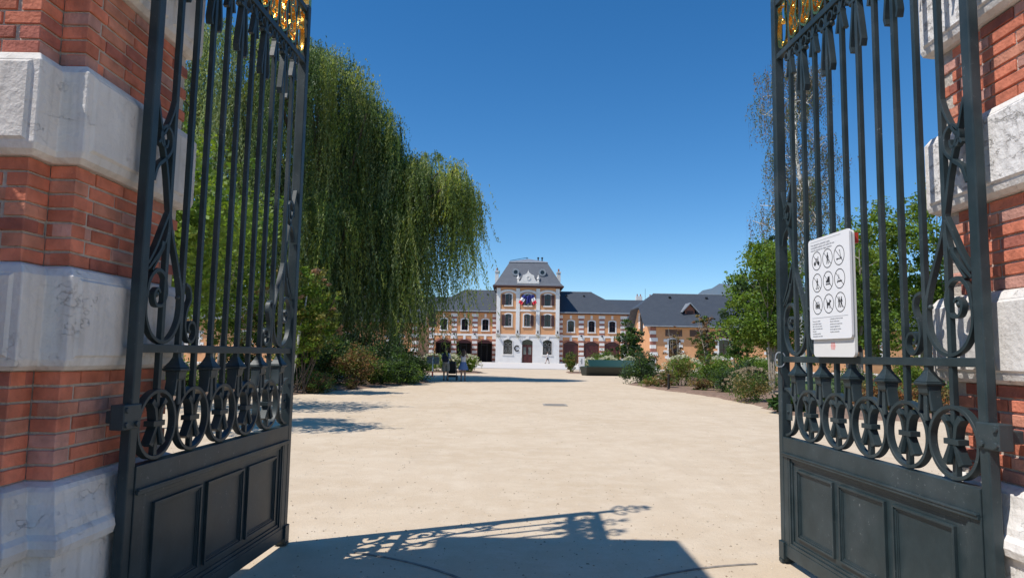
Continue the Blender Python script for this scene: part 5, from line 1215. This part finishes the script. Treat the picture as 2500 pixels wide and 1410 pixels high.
# hydrangeas
hy=[(-6.4,55.4,1.2,1.5,'white flowering hydrangea at the left end of the round bed behind the couple'),(-4.7,54.2,1.2,1.45,'white flowering hydrangea behind the man with the backpack'),(-3.3,54.6,1.0,1.45,'white flowering hydrangea right of the woman in the skirt'),
    (6.9,59.4,.95,1.35,'white flowering hydrangea behind the left half of the bench'),(8.5,59.6,1.1,1.55,'tallest white flowering hydrangea behind the middle of the bench'),(10.2,58.6,1.0,1.5,'white flowering hydrangea behind the right end of the bench'),
    (13.0,52,1.5,1.7,'cream flowering hydrangea left of the slender tree in the right bed'),(15.6,52,1.5,1.65,'cream flowering hydrangea in the middle of the right bed row'),(18.4,51,1.5,1.6,'cream flowering hydrangea at the right of the bed row')]
for i,(x,y,r,h,lab) in enumerate(hy):
    shrub(lab,x,y,r,h,(G2,G4,G1),2600,300+i,.11,name='hydrangea',group='hydrangeas with white flower heads',flowers=((.66,.65,.46),75,.12))
shrub('upright green bush left of the bench in front of the dark arch',5.35,60.4,.75,1.75,(G1,G3,YB),2200,340,.10)
shrub('wide green bush behind the bench in front of the red doors',8.2,63,1.9,1.9,(G1,G2,G3),3600,341,.11)
# --- leaf litter on the beds is part of the soil; a few stray leaves by the rims
# ------------------------------------------------------------ furniture
T=thing('curved_bench','long dark green curved bench with a sloping back and a flared base','bench',(8.2,52.6,0))
gm=mat('green bench paint',(.022,.068,.062),.4); dm=mat('dark bench base',(.022,.028,.022),.6)
# o grows away from the drive, so the bench opens towards the camera
def sweep2(sec,name,m,a0=-24,a1=24,R=6.2,n=24):
    q=[]
    for i in range(n+1):
        a=rad(a0+(a1-a0)*i/n); q.append([((R+o)*math.sin(a*(1 if z>.05 else .93)),(R+o)*math.cos(a)-R,z) for o,z in sec])
    return MB().loft(q).build(name,m,T,smooth=True)
sweep2([(.22,0),(.95,0),(.95,.66),(-.16,.66)],'base',dm)
sweep2([(-.20,.662),(.72,.662),(.72,.70),(-.20,.74)],'seat',gm)
sweep2([(.66,.702),(.82,.702),(1.05,1.20),(.93,1.21)],'backrest',gm,a0=-18)
t=thing('path_bollard','short black bollard light at the rim of the right bed','bollard',(7.22,31.4,.05))
MB().lathe([(.055,0),(.055,.60),(.06,.61),(.06,.66),(.05,.68),(.001,.685)],0,0,14).build('post',M['black'],t,smooth=True); MB().lathe([(.048,.601),(.0485,.609)],0,0,14).build('lens',M['glass'],t); MB().lathe([(.09,-.02),(.09,.01),(.06,.015)],0,0,14).build('foot',M['black'],t)
t=thing('info_stand','small white information panel on a stand beside the left end of the bench','sign',(6.05,58.6,0))
MB().box(-.26,.26,-.02,.02,.42,1.42).build('panel',M['paint_white'],t,bevel=.01); MB().box(-.05,.05,-.03,-.0205,.8,1.25).box(-.12,-.05,-.03,-.0205,1.0,1.06).build('pictogram',M['printgrey'],t); MB().box(-.2,-.16,-.02,.02,0,.42).box(.16,.2,-.02,.02,0,.42).build('legs',M['zinc'],t)
t=thing('barrier_post','thin white and red post with a grey board left of the walking couple','barrier',(-5.05,44.5,0))
MB().tube([(0,0,.32),(0,0,1.42)],.035,10).build('post',M['paint_white'],t); MB().lathe([(.05,0),(.05,.3),(.036,.32)],0,0,10).build('red_foot',M['red'],t)
MB().box(-.42,.42,.05,.075,.80,1.28).build('board',mat('grey board',(.24,.24,.24),.6),t,bevel=.01); MB().box(-.35,.35,-.02,.02,1.29,1.36).build('orange_bar',mat('orange stripe',(.5,.22,.12),.6),t)
# ------------------------------------------------------------ people
def skin_body(T,verts,edges,radii,m,name='body',sub_=2):
    me=bpy.data.meshes.new(name); me.from_pydata(verts,edges,[]); o=bpy.data.objects.new(name,me); COL.objects.link(o)
    md=o.modifiers.new('skin','SKIN'); sv=me.skin_vertices[0].data
    for i,r in enumerate(radii): sv[i].radius=(r,r)
    sv[0].use_root=True
    s=o.modifiers.new('sub','SUBSURF'); s.levels=sub_; s.render_levels=sub_
    dg=bpy.context.evaluated_depsgraph_get(); dg.update()
    m2=bpy.data.meshes.new_from_object(o.evaluated_get(dg)); bpy.data.objects.remove(o)
    m2.name=name; m2.materials.clear(); m2.materials.append(m); m2.shade_smooth()
    o=bpy.data.objects.new(name,m2); COL.objects.link(o); o.parent=T; return o
def person(label,x,y,rz,h,legs,armL,armR,skin,z=0,fem=False,lean=0):
    """faces local +y. legs: (left foot dy, right foot dy); arms: (elbow, wrist) offsets"""
    T=thing('person',label,'person',(x,y,z),rz); k=h/1.75; V=[];Ed=[];R=[]
    def v(p,r,par=None):
        V.append((p[0]*k,p[1]*k,p[2]*k)); R.append(r*k)
        if par is not None: Ed.append((par,len(V)-1))
        return len(V)-1
    w_=.88 if fem else 1
    pel=v((0,0,.95),.135*w_); wst=v((0,lean*.3,1.12),.115*w_,pel); ch=v((0,lean*.7,1.30),.135*w_,wst); nk=v((0,lean,1.46),.06,ch); nk2=v((0,lean+.01,1.52),.052,nk)
    hd=v((0,lean+.015,1.60),.082,nk2); h2=v((0,lean+.01,1.67),.088,hd)
    for s,dy in ((-1,legs[0]),(1,legs[1])):
        hp=v((s*.09,0,.88),.092*w_,pel); kn=v((s*.10,dy*.5+.03,.49),.058,hp); cf=v((s*.10,dy*.75,.34),.055,kn); an=v((s*.10,dy,.09),.036,cf); ft=v((s*.105,dy+.07,.045),.036,an); to=v((s*.115,dy+.16,.03),.028,ft)
    for s,(e,wr) in ((-1,armL),(1,armR)):
        sh=v((s*.175*w_,lean*.9,1.40),.052,ch); el=v((s*(.175*w_)+e[0],e[1],e[2]),.038,sh); wi=v((s*(.175*w_)+wr[0],wr[1],wr[2]),.025,el)
        dv=Vector((wr[0]-e[0],wr[1]-e[1],wr[2]-e[2])).normalized()
        pa=v(tuple(Vector((s*.175*w_+wr[0],wr[1],wr[2]))+dv*.05),.030,wi)
        sd=dv.cross(Vector((0,1,.2))).normalized(); pc=Vector((s*.175*w_+wr[0],wr[1],wr[2]))+dv*.08
        for f_ in range(4):
            b_=v(tuple(pc+sd*((f_-1.5)*.019)),.010,pa); c_=v(tuple(pc+sd*((f_-1.5)*.021)+dv*(.04+.006*(1.5-abs(f_-1.5)))),.0085,b_); v(tuple(pc+sd*((f_-1.5)*.021)+dv*(.065+.008*(1.5-abs(f_-1.5)))+Vector((0,.012,0))),.0075,c_)
        t1=v(tuple(pc-dv*.045-sd*.035),.011,pa); v(tuple(pc-dv*.01-sd*.055+Vector((0,.012,0))),.009,t1)
    b=skin_body(T,V,Ed,R,skin)
    # face
    q=MB().loft([[(-.012*k,(lean+.088)*k,1.60*k),(.012*k,(lean+.088)*k,1.60*k),(0,(lean+.11)*k,1.603*k)],[(-.006*k,(lean+.092)*k,1.645*k),(.006*k,(lean+.092)*k,1.645*k),(0,(lean+.098)*k,1.645*k)]]); q.build('nose',skin,T)
    for s in (-1,1):
        MB().ball((s*.03*k,(lean+.085)*k,1.645*k),.010*k,8).build('eye',M['black'],T,smooth=True)
        MB().ball((s*.088*k,(lean+.005)*k,1.63*k),.024*k,8,1.2,.4,.8).build('ear',skin,T,smooth=True)
    MB().ball((0,(lean+.09)*k,1.570*k),.018*k,8,.3,1.2,.4).build('mouth',mat('lips',(.35,.12,.10),.6),T,smooth=True)
    return T,k
def cloth(T,k,name,m,rings,thick=0):    # rings (cx,cy,z,rx,ry)
    q=[]
    for cx,cy,z,rx,ry in rings: q.append([((cx+rx*math.cos(6.2832*i/20))*k,(cy+ry*math.sin(6.2832*i/20))*k,z*k) for i in range(20)])
    return MB().loft(q).build(name,m,T,smooth=True)
skinm=mat('skin',(.42,.24,.16),.6)
hair=mat('brown hair',(.05,.03,.02),.7)
def hairs(T,k,lean,long):
    q=MB().ball((0,(lean-.012)*k,1.685*k),.105*k,12,1.02,.95,1.05)
    if long: q.loft([[(( .085*math.cos(6.2832*i/12))*k,(lean-.06+.04*math.sin(6.2832*i/12))*k,1.66*k) for i in range(12)],[(( .10*math.cos(6.2832*i/12))*k,(lean-.10+.035*math.sin(6.2832*i/12))*k,1.50*k) for i in range(12)],[(( .05*math.cos(6.2832*i/12))*k,(lean-.12+.02*math.sin(6.2832*i/12))*k,1.34*k) for i in range(12)]])
    q.build('hair',hair,T,smooth=True)
def sleeve(T,k,m,w_,s,e,lean,t1=.75):
    a=Vector((s*.165*w_,lean*.9,1.405)); b=Vector((s*.175*w_+e[0],e[1],e[2])); c=a+(b-a)*t1
    MB().tube([tuple(a*k),tuple(((a+c)/2)*k),tuple(c*k)],[.066*k,.062*k,.058*k],12).build('sleeve',m,T,smooth=True)
# man with backpack and pushchair, seen from behind
wt=mat('pale blue grey t-shirt',(.42,.44,.50),.85); kh=mat('khaki shorts cloth',(.34,.30,.23),.85)
aL=((-.05,.10,1.12),(-.02,.34,1.05)); aR=((.06,.12,1.13),(.10,.36,1.06))
T,k=person('man with dark backpack and khaki shorts standing behind a pushchair',-3.62,38.4,0,1.82,(.05,-.03),aL,aR,skinm)
hairs(T,k,0,False)
cloth(T,k,'t_shirt',wt,[(0,0,.93,.185,.145),(0,0,1.1,.165,.135),(0,0,1.3,.195,.15),(0,0,1.42,.19,.11),(0,0,1.475,.09,.08)])
for s,e in ((-1,aL[0]),(1,aR[0])): sleeve(T,k,wt,1,s,e,0)
cloth(T,k,'shorts',kh,[(0,0,.82,.20,.15),(0,0,.99,.17,.14)])
for s in (-1,1): cloth(T,k,'shorts_leg',kh,[(s*.10,.02,.50,.105,.10),(s*.10,.01,.70,.112,.115),(s*.09,0,.86,.105,.13)])
for s,dy in ((-1,.05),(1,-.03)): MB().box((s*.11-.045)*k,(s*.11+.045)*k,(dy-.06)*k,(dy+.19)*k,.0,.075*k).build('shoe',M['black'],T,bevel=.02)
t=thing('backpack','dark navy backpack worn by the man','backpack',(-3.62,38.18,1.02))
bpk=mat('navy backpack fabric',(.012,.016,.035),.8)
MB().loft([[(-.15,-.13,.0),(.15,-.13,.0),(.16,.06,.0),(-.16,.06,.0)],[(-.17,-.17,.12),(.17,-.17,.12),(.17,.07,.12),(-.17,.07,.12)],[(-.16,-.14,.42),(.16,-.14,.42),(.16,.07,.42),(-.16,.07,.42)],[(-.10,-.06,.52),(.10,-.06,.52),(.10,.05,.52),(-.10,.05,.52)]]).build('bag',bpk,t,bevel=.03)
MB().box(-.12,.12,-.215,-.172,.04,.22).build('pocket',bpk,t,bevel=.02)
for s in (-1,1): MB().tube(bez([(s*.10,.05,.10),(s*.13,.20,.16),(s*.14,.36,.32),(s*.12,.30,.50),(s*.10,.06,.48)],5),.018,6).build('strap',bpk,t,smooth=True)
# woman with both hands raised to her head
wh=mat('white top',(.66,.62,.60),.85); sk=mat('blue skirt denim',(.14,.22,.40),.85)
aL=((-.10,.10,1.30),(.06,.14,1.60)); aR=((.10,.10,1.30),(-.06,.14,1.60))
T,k=person('woman in white top and short blue skirt holding something up to her face',-2.62,38.0,0,1.72,(.02,-.03),aL,aR,skinm,fem=True)
hairs(T,k,0,True)
cloth(T,k,'top',wh,[(0,0,1.03,.145,.12),(0,0,1.18,.135,.115),(0,0,1.32,.16,.135),(0,0,1.42,.13,.09),(0,0,1.44,.06,.06)])
cloth(T,k,'skirt',sk,[(0,0,.62,.29,.23),(0,0,.80,.25,.20),(0,0,.97,.175,.15),(0,0,1.07,.15,.13)])
for s,dy in ((-1,.02),(1,-.03)): MB().box((s*.11-.04)*k,(s*.11+.04)*k,(dy-.06)*k,(dy+.17)*k,0,.06*k).build('shoe',M['black'],T,bevel=.02)
# distant walker
ws=mat('white shirt',(.72,.72,.72),.85); dk=mat('dark shorts',(.05,.05,.06),.85)
aL=((-.05,.12,1.15),(-.03,.28,.98)); aR=((.05,-.12,1.14),(.05,-.10,.90))
T,k=person('pedestrian in white shirt and dark shorts walking past the tower of the building',5.6,104.5,rad(90),1.75,(.28,-.28),aL,aR,skinm,z=.235)
hairs(T,k,0,False)
cloth(T,k,'shirt',ws,[(0,0,.93,.18,.14),(0,0,1.1,.16,.13),(0,0,1.3,.19,.145),(0,0,1.42,.18,.10),(0,0,1.475,.08,.07)])
for s,e in ((-1,aL[0]),(1,aR[0])): sleeve(T,k,ws,1,s,e,0)
cloth(T,k,'shorts',dk,[(0,0,.55,.19,.20),(0,0,.8,.19,.15),(0,0,.97,.16,.13)])
for s,dy in ((-1,.28),(1,-.28)): MB().box((s*.11-.045)*k,(s*.11+.045)*k,(dy-.06)*k,(dy+.18)*k,0,.07*k).build('shoe',M['black'],T,bevel=.02)
# pushchair
t=thing('pushchair','black pushchair in front of the man, seen from behind','pushchair',(-3.3,38.9,0))
bl=M['black']
for sx_ in (-.26,.26):
    for sy_ in (-.30,.36):
        q=MB(); n=18; vs=[]
        for i in range(n):
            a=6.2832*i/n
            for rr_,xx in ((.125,-.022),(.085,-.022),(.085,.022),(.125,.022)): vs.append((sx_+xx,sy_+rr_*math.cos(a),.125+rr_*math.sin(a)))
        q.add(vs,[(4*i+j,4*i+(j+1)%4,4*((i+1)%n)+(j+1)%4,4*((i+1)%n)+j) for i in range(n) for j in range(4)])
        wv=q.build('wheel',bl,t,smooth=True); MB().tube([(sx_-.03,sy_,.125),(sx_+.03,sy_,.125)],.03,8).build('hub',M['zinc'],wv)
for sx_ in (-.24,.24): MB().tube(bez([(sx_,.36,.14),(sx_,.15,.45),(sx_,-.28,.98),(sx_,-.42,1.04)],6),.013,7).tube([(sx_,-.30,.14),(sx_,.05,.55)],.012,7).build('frame_tube',bl,t,smooth=True)
MB().tube([(-.24,-.42,1.04),(.24,-.42,1.04)],.016,8).build('handle',bl,t)
MB().box(-.22,.22,-.22,.25,.18,.30).build('basket',bl,t,bevel=.03)
MB().loft([[(-.2,.30,.38),(.2,.30,.38),(.2,-.05,.36),(-.2,-.05,.36)],[(-.21,.34,.5),(.21,.34,.5),(.21,-.12,.55),(-.21,-.12,.55)],[(-.2,.15,.95),(.2,.15,.95),(.2,-.22,.95),(-.2,-.22,.95)],[(-.16,.12,1.05),(.16,.12,1.05),(.16,-.15,1.05),(-.16,-.15,1.05)]]).build('seat_and_hood',bl,t,bevel=.03)
